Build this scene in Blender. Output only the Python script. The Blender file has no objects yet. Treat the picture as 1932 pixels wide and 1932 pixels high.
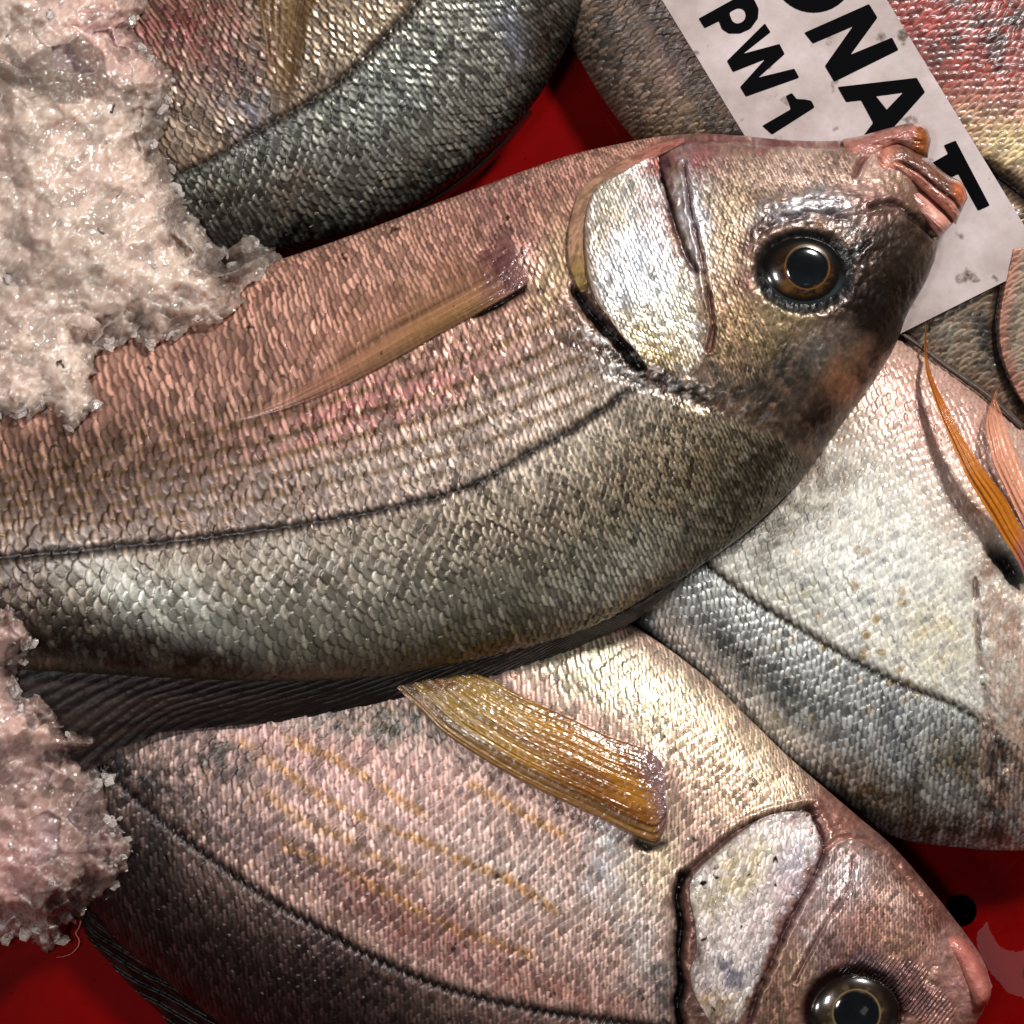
import bpy, math, random
import numpy as np

# ------------------------------------------------------------------ units
# plan units: 1932 across the picture at the crate floor, z up in the same units
W = 1932.0
SC = 0.30 / W                      # metres per plan unit (picture is about 30 cm across)
D = 0.75 / SC                      # camera height
scene = bpy.context.scene
COL = scene.collection
STEP = 2.0                         # mesh pitch of the detailed skins


def wpos(px, py, z):
    k = (D - z) / D
    return (px - 966.0) * SC * k, (966.0 - py) * SC * k, z * SC


def lin(r, g, b):
    c = np.array([r, g, b], float) / 255.0
    return np.where(c <= 0.04045, c / 12.92, ((c + 0.055) / 1.055) ** 2.4)


# ------------------------------------------------------------------ noise
def hsh(i, j, s=0.0):
    v = np.sin(i * 127.1 + j * 311.7 + s * 74.7) * 43758.5453
    return v - np.floor(v)


def vn(x, y, s=0.0):
    xi = np.floor(x); yi = np.floor(y)
    fx = x - xi; fy = y - yi
    fx = fx * fx * (3 - 2 * fx); fy = fy * fy * (3 - 2 * fy)
    a = hsh(xi, yi, s); b = hsh(xi + 1, yi, s); c = hsh(xi, yi + 1, s); d = hsh(xi + 1, yi + 1, s)
    return (a * (1 - fx) + b * fx) * (1 - fy) + (c * (1 - fx) + d * fx) * fy


def fbm(x, y, o=4, s=0.0, g=0.5):
    t = 0; a = 1; n = 0
    for k in range(o):
        t = t + a * vn(x * 2 ** k + 13.7 * k, y * 2 ** k - 7.3 * k, s + k)
        n += a; a *= g
    return t / n


def worley(x, y, s=0.0):
    xi = np.floor(x); yi = np.floor(y)
    f1 = np.full(x.shape, 9.0); f2 = np.full(x.shape, 9.0); idd = np.zeros(x.shape)
    for dx in (-1, 0, 1):
        for dy in (-1, 0, 1):
            cx = xi + dx; cy = yi + dy
            px = cx + hsh(cx, cy, s); py = cy + hsh(cx, cy, s + 5)
            d = np.hypot(x - px, y - py)
            m = d < f1
            f2 = np.where(m, f1, np.minimum(f2, d))
            idd = np.where(m, hsh(cx, cy, s + 9), idd)
            f1 = np.where(m, d, f1)
    return f1, f2, idd


def sm(x, a, b):
    t = np.clip((x - a) / (b - a), 0, 1)
    return t * t * (3 - 2 * t)


def blob(X, Y, cx, cy, rx, ry, ang=0.0, p=1.0):
    c = math.cos(math.radians(ang)); s = math.sin(math.radians(ang))
    dx = X - cx; dy = Y - cy
    u = (dx * c + dy * s) / rx; v = (-dx * s + dy * c) / ry
    return np.exp(-(u * u + v * v) ** p)


def dline(X, Y, pts, closed=False):
    """distance to a polyline"""
    pts = list(pts)
    if closed: pts = pts + [pts[0]]
    best = np.full(X.shape, 1e9)
    for (x0, y0), (x1, y1) in zip(pts[:-1], pts[1:]):
        vx = x1 - x0; vy = y1 - y0; L = vx * vx + vy * vy + 1e-9
        t = np.clip(((X - x0) * vx + (Y - y0) * vy) / L, 0, 1)
        best = np.minimum(best, (X - x0 - t * vx) ** 2 + (Y - y0 - t * vy) ** 2)
    return np.sqrt(best)


def inside(X, Y, pts):
    r = np.zeros(X.shape, bool); n = len(pts)
    for k in range(n):
        x0, y0 = pts[k]; x1, y1 = pts[(k + 1) % n]
        c = ((y0 > Y) != (y1 > Y)) & (X < (x1 - x0) * (Y - y0) / (y1 - y0 + 1e-12) + x0)
        r ^= c
    return r


def sdist(X, Y, pts):
    """positive inside the polygon"""
    d = dline(X, Y, pts, True)
    return np.where(inside(X, Y, pts), d, -d)


def spline(P, n):
    """Catmull-Rom through P (k x m), n samples"""
    P = np.asarray(P, float)
    t = np.linspace(0, len(P) - 1, n) if np.isscalar(n) else np.asarray(n)
    i = np.clip(np.floor(t).astype(int), 0, len(P) - 2); f = (t - i)[:, None]
    Q = np.vstack([2 * P[0] - P[1], P, 2 * P[-1] - P[-2]])
    p0, p1, p2, p3 = Q[i], Q[i + 1], Q[i + 2], Q[i + 3]
    return 0.5 * (2 * p1 + (p2 - p0) * f + (2 * p0 - 5 * p1 + 4 * p2 - p3) * f ** 2 + (3 * p1 - p0 - 3 * p2 + p3) * f ** 3)


def curve(pts, n=60):
    return [tuple(p) for p in spline(pts, n)]


# ------------------------------------------------------------------ objects
def tag(o, label=None, cat=None, group=None, kind=None):
    if label: o['label'] = label
    if cat: o['category'] = cat
    if group: o['group'] = group
    if kind: o['kind'] = kind
    return o


def empty(name, loc, label, cat, group=None):
    o = bpy.data.objects.new(name, None); COL.objects.link(o)
    o.empty_display_size = 0.01
    o.location = loc
    return tag(o, label, cat, group)


def link(name, me, parent=None):
    o = bpy.data.objects.new(name, me); COL.objects.link(o)
    if parent is not None:
        o.parent = parent
        # keep world placement: the parent only has a translation
        p = parent; off = [0, 0, 0]
        while p is not None:
            off = [off[k] + p.location[k] for k in range(3)]; p = p.parent
        o.location = (-off[0], -off[1], -off[2])
    return o


def raw_mesh(name, V, F, mats, attrs=None, smooth=True, matidx=None):
    """V n x 3 world, F m x 4 (or m x 3) int"""
    me = bpy.data.meshes.new(name)
    n = len(V); k = F.shape[1]; m = len(F)
    me.vertices.add(n); me.vertices.foreach_set('co', np.ascontiguousarray(V, dtype=np.float32).ravel())
    me.loops.add(m * k); me.loops.foreach_set('vertex_index', np.ascontiguousarray(F, dtype=np.int32).ravel())
    me.polygons.add(m); me.polygons.foreach_set('loop_start', np.arange(0, m * k, k, dtype=np.int32))
    me.update(calc_edges=True)
    me.polygons.foreach_set('use_smooth', np.full(m, smooth))
    for mt in (mats if isinstance(mats, (list, tuple)) else [mats]): me.materials.append(mt)
    if matidx is not None: me.polygons.foreach_set('material_index', np.asarray(matidx, dtype=np.int32))
    for key, arr in (attrs or {}).items():
        arr = np.asarray(arr, dtype=np.float32)
        if arr.ndim == 2:
            a = me.attributes.new(key, 'FLOAT_COLOR', 'POINT')
            a.data.foreach_set('color', np.hstack([arr, np.ones((n, 1), np.float32)]).ravel())
        else:
            a = me.attributes.new(key, 'FLOAT', 'POINT'); a.data.foreach_set('value', arr)
    me.validate(); me.update()
    return me


def grid_faces(nu, nv, off=0):
    i = np.arange(nu - 1)[:, None]; j = np.arange(nv - 1)[None, :]
    a = i * nv + j
    return (np.stack([a, a + nv, a + nv + 1, a + 1], -1).reshape(-1, 4) + off)[:, ::-1]


def orient(X, Y, F):
    """flip so faces of a grid look up"""
    a, b, c = F[len(F) // 2][:3]
    x = X.ravel(); y = -Y.ravel()
    cr = (x[b] - x[a]) * (y[c] - y[a]) - (y[b] - y[a]) * (x[c] - x[a])
    return F if cr > 0 else F[:, ::-1]


def sheet(name, X, Y, Z, col, rgh, met, mat, parent, alpha=None, under=None):
    """one grid (plan coordinates) as a mesh; under = depth of a closing back face"""
    nu, nv = X.shape
    F = orient(X, Y, grid_faces(nu, nv))
    V = np.stack(wpos(X.ravel(), Y.ravel(), Z.ravel()), -1)
    at = {'Col': col.reshape(-1, 3), 'Rgh': np.broadcast_to(rgh, X.shape).ravel(), 'Met': np.broadcast_to(met, X.shape).ravel()}
    if alpha is not None: at['Alp'] = np.broadcast_to(alpha, X.shape).ravel()
    if under is not None:
        si = np.unique(np.r_[np.arange(0, nu, 10), nu - 1]); sj = np.unique(np.r_[np.arange(0, nv, 8), nv - 1])
        XX = X[np.ix_(si, sj)]; YY = Y[np.ix_(si, sj)]; ZZ = under[np.ix_(si, sj)]
        F2 = orient(XX, YY, grid_faces(len(si), len(sj)))[:, ::-1] + len(V)
        V = np.vstack([V, np.stack(wpos(XX.ravel(), YY.ravel(), ZZ.ravel()), -1)])
        for k in at:
            a = at[k].reshape((nu, nv) + ((3,) if at[k].ndim == 2 else ()))[np.ix_(si, sj)]
            at[k] = np.concatenate([at[k], a.reshape((-1, 3) if at[k].ndim == 2 else -1)])
        F = np.vstack([F, F2])
    return link(name, raw_mesh(name, V, F, mat, at), parent)


# ------------------------------------------------------------------ height maps
MX0, MY0, MC, MN = -400.0, -700.0, 4.0, 800


class HMap:
    def __init__(self, X, Y, Z):
        i = ((X.ravel() - MX0) / MC).astype(int); j = ((Y.ravel() - MY0) / MC).astype(int)
        ok = (i >= 0) & (i < MN) & (j >= 0) & (j < MN)
        H = np.zeros((MN, MN)); C = np.zeros((MN, MN))
        np.add.at(H, (i[ok], j[ok]), Z.ravel()[ok]); np.add.at(C, (i[ok], j[ok]), 1)
        for _ in range(6):
            e = C == 0
            H2 = np.zeros_like(H); C2 = np.zeros_like(C)
            for dx, dy in ((1, 0), (-1, 0), (0, 1), (0, -1)):
                H2 += np.roll(H, (dx, dy), (0, 1)) / np.maximum(1, np.roll(C, (dx, dy), (0, 1))); C2 += np.roll(C, (dx, dy), (0, 1)) > 0
            H = np.where(e & (C2 > 0), H2, H); C = np.where(e & (C2 > 0), C2, C)
        self.H = H / np.maximum(C, 1); self.has = C > 0
        self.H[~self.has] = 0

    def __call__(self, X, Y):
        return sample(self.H, X, Y)


def sample(H, X, Y):
    x = np.clip((X - MX0) / MC - 0.5, 0, MN - 2.001); y = np.clip((Y - MY0) / MC - 0.5, 0, MN - 2.001)
    i = x.astype(int); j = y.astype(int); fx = x - i; fy = y - j
    return (H[i, j] * (1 - fx) + H[i + 1, j] * fx) * (1 - fy) + (H[i, j + 1] * (1 - fx) + H[i + 1, j + 1] * fx) * fy


def blur(H, n):
    for _ in range(n):
        H = (H + np.roll(H, 1, 0) + np.roll(H, -1, 0) + np.roll(H, 1, 1) + np.roll(H, -1, 1)) / 5
    return H


# ------------------------------------------------------------------ scales
def scales(a, b, seed, ra=0.80, rb=0.66, jit=0.10):
    """overlapping scales; a grows towards the head. returns t (0 base .. 1 free edge), r, side, hashes"""
    shp = a.shape
    T = np.zeros(shp); R = np.ones(shp); B = np.zeros(shp); I = np.zeros(shp); J = np.zeros(shp)
    done = np.zeros(shp, bool)
    i0 = np.floor(a / 0.5)
    for k in (2, 1, 0, -1):
        i = i0 + k
        off = 0.5 * np.mod(i, 2)
        j = np.round(b - off)
        ca = 0.5 * i + (hsh(i, j, seed) - 0.5) * jit; cb = j + off + (hsh(i, j, seed + 3) - 0.5) * jit
        da = (ca - a) / ra; db = (b - cb) / rb
        r = np.sqrt(da * da + db * db)
        hit = (~done) & ((r < 1) | (k == -1)) & ((da > -0.2) | (k == -1))
        T = np.where(hit, da, T); R = np.where(hit, np.minimum(r, 1), R); B = np.where(hit, db, B)
        I = np.where(hit, i, I); J = np.where(hit, j, J)
        done |= hit
    return T, R, B, hsh(I, J, seed + 11), hsh(I, J, seed + 17), hsh(I, J, seed + 23)


# ------------------------------------------------------------------ materials
def nodes(m):
    m.use_nodes = True
    nt = m.node_tree; nt.nodes.clear()
    out = nt.nodes.new('ShaderNodeOutputMaterial')
    return nt, out


def skin_material(name, bump=0.2, scale=2600, coat=0.22, translucent=False, ior=1.45, coat_r=0.18, spec=0.5):
    m = bpy.data.materials.new(name); nt, out = nodes(m); N = nt.nodes.new; L = nt.links.new
    p = N('ShaderNodeBsdfPrincipled')
    c = N('ShaderNodeAttribute'); c.attribute_name = 'Col'
    r = N('ShaderNodeAttribute'); r.attribute_name = 'Rgh'
    me = N('ShaderNodeAttribute'); me.attribute_name = 'Met'
    tc = N('ShaderNodeTexCoord')
    n1 = N('ShaderNodeTexNoise'); n1.inputs['Scale'].default_value = scale; n1.inputs['Detail'].default_value = 3
    n2 = N('ShaderNodeTexNoise'); n2.inputs['Scale'].default_value = scale * 0.45; n2.inputs['Detail'].default_value = 4
    L(tc.outputs['Object'], n1.inputs['Vector']); L(tc.outputs['Object'], n2.inputs['Vector'])
    mr = N('ShaderNodeMapRange'); mr.inputs['From Min'].default_value = 0.3; mr.inputs['From Max'].default_value = 0.7
    mr.inputs['To Min'].default_value = 0.86; mr.inputs['To Max'].default_value = 1.14
    L(n2.outputs['Fac'], mr.inputs['Value'])
    mx = N('ShaderNodeVectorMath'); mx.operation = 'SCALE'
    L(c.outputs['Color'], mx.inputs[0]); L(mr.outputs['Result'], mx.inputs['Scale'])
    L(mx.outputs['Vector'], p.inputs['Base Color'])
    L(r.outputs['Fac'], p.inputs['Roughness']); L(me.outputs['Fac'], p.inputs['Metallic'])
    bp = N('ShaderNodeBump'); bp.inputs['Strength'].default_value = bump; bp.inputs['Distance'].default_value = 0.0004
    L(n1.outputs['Fac'], bp.inputs['Height']); L(bp.outputs['Normal'], p.inputs['Normal'])
    p.inputs['IOR'].default_value = ior
    p.inputs['Specular IOR Level'].default_value = spec
    p.inputs['Coat Weight'].default_value = coat; p.inputs['Coat Roughness'].default_value = coat_r
    if translucent:
        al = N('ShaderNodeAttribute'); al.attribute_name = 'Alp'
        L(al.outputs['Fac'], p.inputs['Alpha'])
    L(p.outputs['BSDF'], out.inputs['Surface'])
    return m


def simple_material(name, color, rough=0.5, metallic=0.0, coat=0.0, trans=0.0, ior=1.45, bump=0.0, bscale=500, spec=0.5, var=0.0, vscale=80):
    m = bpy.data.materials.new(name); nt, out = nodes(m); N = nt.nodes.new; L = nt.links.new
    p = N('ShaderNodeBsdfPrincipled')
    p.inputs['Base Color'].default_value = (*color, 1); p.inputs['Roughness'].default_value = rough
    p.inputs['Metallic'].default_value = metallic; p.inputs['Coat Weight'].default_value = coat
    p.inputs['Coat Roughness'].default_value = 0.04
    p.inputs['Transmission Weight'].default_value = trans; p.inputs['IOR'].default_value = ior
    p.inputs['Specular IOR Level'].default_value = spec
    tc = N('ShaderNodeTexCoord')
    if bump:
        n = N('ShaderNodeTexNoise'); n.inputs['Scale'].default_value = bscale; n.inputs['Detail'].default_value = 5
        b = N('ShaderNodeBump'); b.inputs['Strength'].default_value = bump; b.inputs['Distance'].default_value = 0.001
        L(tc.outputs['Object'], n.inputs['Vector']); L(n.outputs['Fac'], b.inputs['Height']); L(b.outputs['Normal'], p.inputs['Normal'])
    if var:
        n = N('ShaderNodeTexNoise'); n.inputs['Scale'].default_value = vscale; n.inputs['Detail'].default_value = 6
        L(tc.outputs['Object'], n.inputs['Vector'])
        r = N('ShaderNodeValToRGB')
        r.color_ramp.elements[0].position = 0.3; r.color_ramp.elements[0].color = (*[x * (1 - var) for x in color], 1)
        r.color_ramp.elements[1].position = 0.7; r.color_ramp.elements[1].color = (*[min(1, x * (1 + var * 0.5)) for x in color], 1)
        L(n.outputs['Fac'], r.inputs['Fac']); L(r.outputs['Color'], p.inputs['Base Color'])
    L(p.outputs['BSDF'], out.inputs['Surface'])
    return m


M_SKIN = skin_material('wet_scaled_skin')
M_SOFT = skin_material('wet_soft_skin', bump=0.4, scale=1500, coat=0.4, coat_r=0.2)
M_FIN = skin_material('fin_membrane', bump=0.15, scale=1800, coat=0.6, coat_r=0.12, translucent=True)
M_DARKFIN = skin_material('dark_fin_membrane', bump=0.2, scale=1800, coat=0.08, translucent=True, coat_r=0.3, spec=.25)
M_EYE = skin_material('eye_jelly', bump=0.0, scale=900, coat=1.0, coat_r=0.02)
M_PUPIL = simple_material('pupil_black', (0.004, 0.006, 0.009), rough=0.08, coat=1.0)


# ------------------------------------------------------------------ fish bodies
def profile(x, p=2.2, q=0.52):
    return np.clip(1 - np.abs(2 * x - 1) ** p, 0, 1) ** q


class Body:
    """skin between two edge curves; sections run snout -> tail: (Ax,Ay,Bx,By,zA,zB,T)"""

    def __init__(self, secs, nv=430, pitch=20.0, lat=None, p=2.2, step=STEP, bf=1.28, shear=0.0):
        P = np.array(secs, float)
        fine = spline(P, 3000)
        mid = (fine[:, :2] + fine[:, 2:4]) / 2
        seg = np.hypot(*np.diff(mid, axis=0).T)
        # dense only where the section crosses the picture
        t = np.linspace(0, 1, 25)[None, :]
        sx = fine[:, 0:1] + (fine[:, 2:3] - fine[:, 0:1]) * t; sy = fine[:, 1:2] + (fine[:, 3:4] - fine[:, 1:2]) * t
        vis = ((sx > -60) & (sx < W + 60) & (sy > -60) & (sy < W + 60)).any(1)
        dens = np.where(vis, 1 / step, 1 / 12.0)[:-1]
        # the head fans out: count the longer edge too
        segA = np.hypot(*np.diff(fine[:, :2], axis=0).T); segB = np.hypot(*np.diff(fine[:, 2:4], axis=0).T)
        s = np.r_[0, np.cumsum(np.maximum(seg, 0.75 * np.maximum(segA, segB)) * dens)]
        nu = int(s[-1]) + 2
        tt = np.interp(np.linspace(0, s[-1], nu), s, np.linspace(0, len(P) - 1, 3000))
        G = spline(P, tt)
        self.tt = tt
        v = np.linspace(0, 1, nv)
        x = 0.45 * v + 0.55 * (1 - np.cos(np.pi * v)) / 2
        A = G[:, :2]; B = G[:, 2:4]
        self.X = A[:, 0:1] + (B[:, 0:1] - A[:, 0:1]) * x; self.Y = A[:, 1:2] + (B[:, 1:2] - A[:, 1:2]) * x
        edge = G[:, 4:5] + (G[:, 5:6] - G[:, 4:5]) * x
        self.v = np.broadcast_to(x, self.X.shape)
        self.prof = profile(x, p)[None, :]
        self.Z = edge + G[:, 6:7] * self.prof
        self.under = edge - 0.45 * G[:, 6:7] * self.prof - 0.5
        midl = (A + B) / 2
        ds = np.r_[0, np.hypot(*np.diff(midl, axis=0).T)]
        self.s = np.cumsum(ds)
        chord = np.hypot(*(B - A).T)
        # lattice coordinates
        pt = np.interp(tt, np.linspace(0, len(P) - 1, len(np.atleast_1d(pitch))), np.atleast_1d(pitch)) if np.ndim(pitch) else np.full(nu, pitch)
        self.pt = pt
        a = -np.cumsum(ds / pt)
        self.a = np.broadcast_to(a[:, None], self.X.shape).copy()
        # distance across measured over the bulge
        dz = np.diff(self.Z, axis=1); dx = np.diff(self.X, axis=1); dy = np.diff(self.Y, axis=1)
        arc = np.concatenate([np.zeros((nu, 1)), np.cumsum(np.sqrt(dx ** 2 + dy ** 2 + dz ** 2), axis=1)], 1)
        if lat is not None:
            lv = np.interp(tt, lat[0], lat[1])
            idx = np.argmin(np.abs(x[None, :] - lv[:, None]), axis=1)
            arc = arc - arc[np.arange(nu), idx][:, None]
        self.b = arc / (pt[:, None] * bf)
        self.arc = arc
        if np.ndim(shear): self.a = self.a - np.interp(tt, shear[0], shear[1])[:, None] * bf * self.b
        wf = fbm(self.X / 90, self.Y / 90, 2, 61) - .5; wg = fbm(self.X / 70, self.Y / 70, 2, 67) - .5
        self.a = self.a + .8 * wf + .16 * (vn(self.X / 24, self.Y / 24, 5) - .5); self.b = self.b + .7 * wg + .14 * (vn(self.X / 26, self.Y / 26, 6) - .5)
        self.rel = .62 + .75 * fbm(self.X / 55, self.Y / 55, 3, 63)
        self.t = np.broadcast_to(tt[:, None], self.X.shape)
        self.hm = HMap(self.X, self.Y, self.Z)
        # normals in plan space for displacement
        gu = np.gradient(np.stack([self.X, self.Y, self.Z], -1), axis=0); gv = np.gradient(np.stack([self.X, self.Y, self.Z], -1), axis=1)
        n = np.cross(gu, gv); n /= np.linalg.norm(n, axis=-1, keepdims=True) + 1e-9
        n *= np.sign(n[:, :, 2:3].mean())
        self.N = n

    def displaced(self, h):
        fade = np.clip(np.minimum(self.v, 1 - self.v) / 0.004, 0, 1)
        h = h * fade
        n = self.N
        return self.X + n[..., 0] * h, self.Y + n[..., 1] * h, self.Z + n[..., 2] * h


def mixc(c, col, w):
    return c * (1 - w[..., None]) + np.asarray(col) * w[..., None]


def scale_relief(a, b, pt, seed, amp=0.13, tilt=0.10, soft=0.0, **k):
    T, R, Bd, h1, h2, h3 = scales(a, b, seed, **k)
    t = np.clip(T, 0, 1)
    h = pt * (amp * t * (1 - 0.35 * Bd ** 2) + tilt * ((h1 - 0.5) * Bd + (h2 - 0.5) * T))
    rim = sm(R, 0.80, 0.99)
    h = h - pt * 0.05 * rim
    # scale pigment with painted light: dark base pocket, highlight along the free edge
    edge = np.exp(-((T - 0.66 + 0.22 * (h2 - .5) + .25 * Bd ** 2) / 0.17) ** 2) * (1 - sm(np.abs(Bd), .6, 1.0))
    shade = (0.42 + 0.36 * h3) * (1 - 0.35 * rim) + (0.25 + 1.9 * h1 ** 1.5) * edge * 0.95
    shade = np.clip(shade, 0, 3) ** 1.25 * 1.12
    if np.any(soft): shade = shade * (1 - soft) + soft * (.80 + .30 * h3) * (1 - .50 * sm(R, .80, .97) * sm(T, -.1, .3))
    return h, shade, (T, R, Bd, h1, h2, h3)


def specks(X, Y, dens, seed, size=5.0, cell=60.0):
    """little dark dirt flecks: ragged spots, a few per cell"""
    f1, f2, idd = worley(X / cell + 0.25 * vn(X / 9, Y / 9, seed), Y / cell + 0.25 * vn(X / 7, Y / 11, seed + 1), seed)
    return sm(f1 * cell, size * (0.4 + idd) + 1.0, size * (0.4 + idd) * 0.5) * (hsh(np.floor(idd * 977), 3.0, seed) < dens)


def strip(name, A, B, n, m, zf, cf, mat, parent, alpha=None, rgh=0.35, met=0.1, step=2.0):
    """part between two curves. zf(X,Y,u,v) -> plan height; cf -> colour, optional dict"""
    A = np.array(A, float); B = np.array(B, float)
    A = spline(A, n); B = spline(B, n)
    v = np.linspace(0, 1, m)[None, :]; u = np.broadcast_to(np.linspace(0, 1, n)[:, None], (n, m)); vv = np.broadcast_to(v, (n, m))
    X = A[:, 0:1] + (B[:, 0:1] - A[:, 0:1]) * v; Y = A[:, 1:2] + (B[:, 1:2] - A[:, 1:2]) * v
    Z = zf(X, Y, u, vv)
    c = cf(X, Y, u, vv)
    al = alpha(X, Y, u, vv) if alpha is not None else None
    rr = rgh(X, Y, u, vv) if callable(rgh) else rgh
    mm = met(X, Y, u, vv) if callable(met) else met
    if mat in (M_FIN, M_DARKFIN) and al is None: al = np.ones(X.shape)
    return sheet(name, X, Y, Z, c, rr, mm, mat, parent, al)


def paint(X, Y, base, spots):
    """colour patches, mostly pigment: (cx,cy,rx,ry,angle,(r,g,b),strength)"""
    c = base
    wx = X + 60 * (fbm(X / 38, Y / 38, 4, 91) - 0.5); wy = Y + 60 * (fbm(X / 38, Y / 38, 4, 97) - 0.5)
    br = 0.45 + 1.1 * sm(fbm(X / 16, Y / 16, 4, 93), .25, .72)
    for cx, cy, rx, ry, ang, rgb, k in spots:
        q = lin(*rgb); g = q.mean()
        q = q * .82 + g * .18
        c = mixc(c, q, np.clip(k * br, 0, 1) * blob(wx, wy, cx, cy, rx, ry, ang, 1.2))
    return c


def grade(c, k=0.8, g=1.25, sat=1.0):
    c = np.clip(c, 0, 1) ** g * k
    l = c.mean(-1, keepdims=True)
    return l + (c - l) * sat


def make_eye(parent, cx, cy, z, rx, ry, ang, h, ring, iris_in, pupil_r, gold, px=0, py=0, tilt=0):
    """bulging eye: eyeball with iris, pupil as its own piece"""
    n, m = 90, 220
    r = np.linspace(0, 1, n)[:, None]; ph = np.linspace(0, 2 * np.pi, m)[None, :]
    ca, sa = math.cos(math.radians(ang)), math.sin(math.radians(ang))
    ex = rx * r * np.cos(ph); ey = ry * r * np.sin(ph)
    X = cx + ex * ca - ey * sa; Y = cy + ex * sa + ey * ca
    R = np.broadcast_to(r, X.shape)
    dx = X - (cx + px); dy = Y - (cy + py); q = np.hypot(dx, dy) / pupil_r
    Z = z + h * np.sqrt(np.clip(1 - R ** 2.4, 0, 1)) - 5 + tilt * (X - cx)
    fib = fbm(np.arctan2(dy, dx) * 9, q * 2.0, 4, 5)
    blot = fbm(X / 14, Y / 14, 3, 6)
    c = np.zeros(X.shape + (3,)) + lin(*ring)
    c = mixc(c, lin(*iris_in), sm(R, 0.84, 0.66) * (0.10 + 0.75 * fib))
    c = mixc(c, lin(*gold), sm(R, 0.76, 0.62) * sm(blot, 0.52, 0.74) * 0.35)
    c = mixc(c, lin(*gold) * 1.3, np.exp(-((q - 1.07) / 0.035) ** 2) * 0.75)
    gb = blob(X, Y, cx - .36 * rx, cy + .42 * ry, rx * .2, ry * .16, 30, 1.5)
    c = mixc(c, lin(*gold) * 1.5, gb * (.2 + .5 * fib))  # gold highlight painted on the lower left of the iris
    c = mixc(c, lin(60, 72, 78), sm(R, 0.80, 0.88) * sm(R, 1.0, 0.93) * sm(dy, 0, ry * .7) * 0.7)
    eye = sheet('eye', X, Y, Z, c, 0.2, 0.15, M_EYE, parent)
    r2 = np.linspace(0, 1, 30)[:, None]
    X2 = cx + px + pupil_r * r2 * np.cos(ph); Y2 = cy + py + pupil_r * r2 * np.sin(ph) * (.95 + .03 * np.sin(ph * 3 + 1))
    e1 = (X2 - cx) * ca + (Y2 - cy) * sa; e2 = -(X2 - cx) * sa + (Y2 - cy) * ca
    RR = np.sqrt((e1 / rx) ** 2 + (e2 / ry) ** 2)
    Z2 = z + h * np.sqrt(np.clip(1 - RR ** 2.4, 0, 1)) - 5 + tilt * (X2 - cx) + 1.2 * (1 - r2 ** 6) + 0.3
    cc = np.zeros(X2.shape + (3,)) + np.array([0.003, 0.004, 0.005])
    cc = mixc(cc, lin(30, 40, 46), 0.3 * sm(Y2 - cy - py, 0, pupil_r) * np.ones_like(X2))
    sheet('pupil', X2, Y2, Z2, cc, 0.12, 0.0, M_EYE, eye)
    return eye


FISH_GROUP = 'sea bream heaped on the red tray'


def fish(label, x, y):
    return empty('sea_bream', wpos(x, y, 0), label, 'fish', FISH_GROUP)


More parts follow.
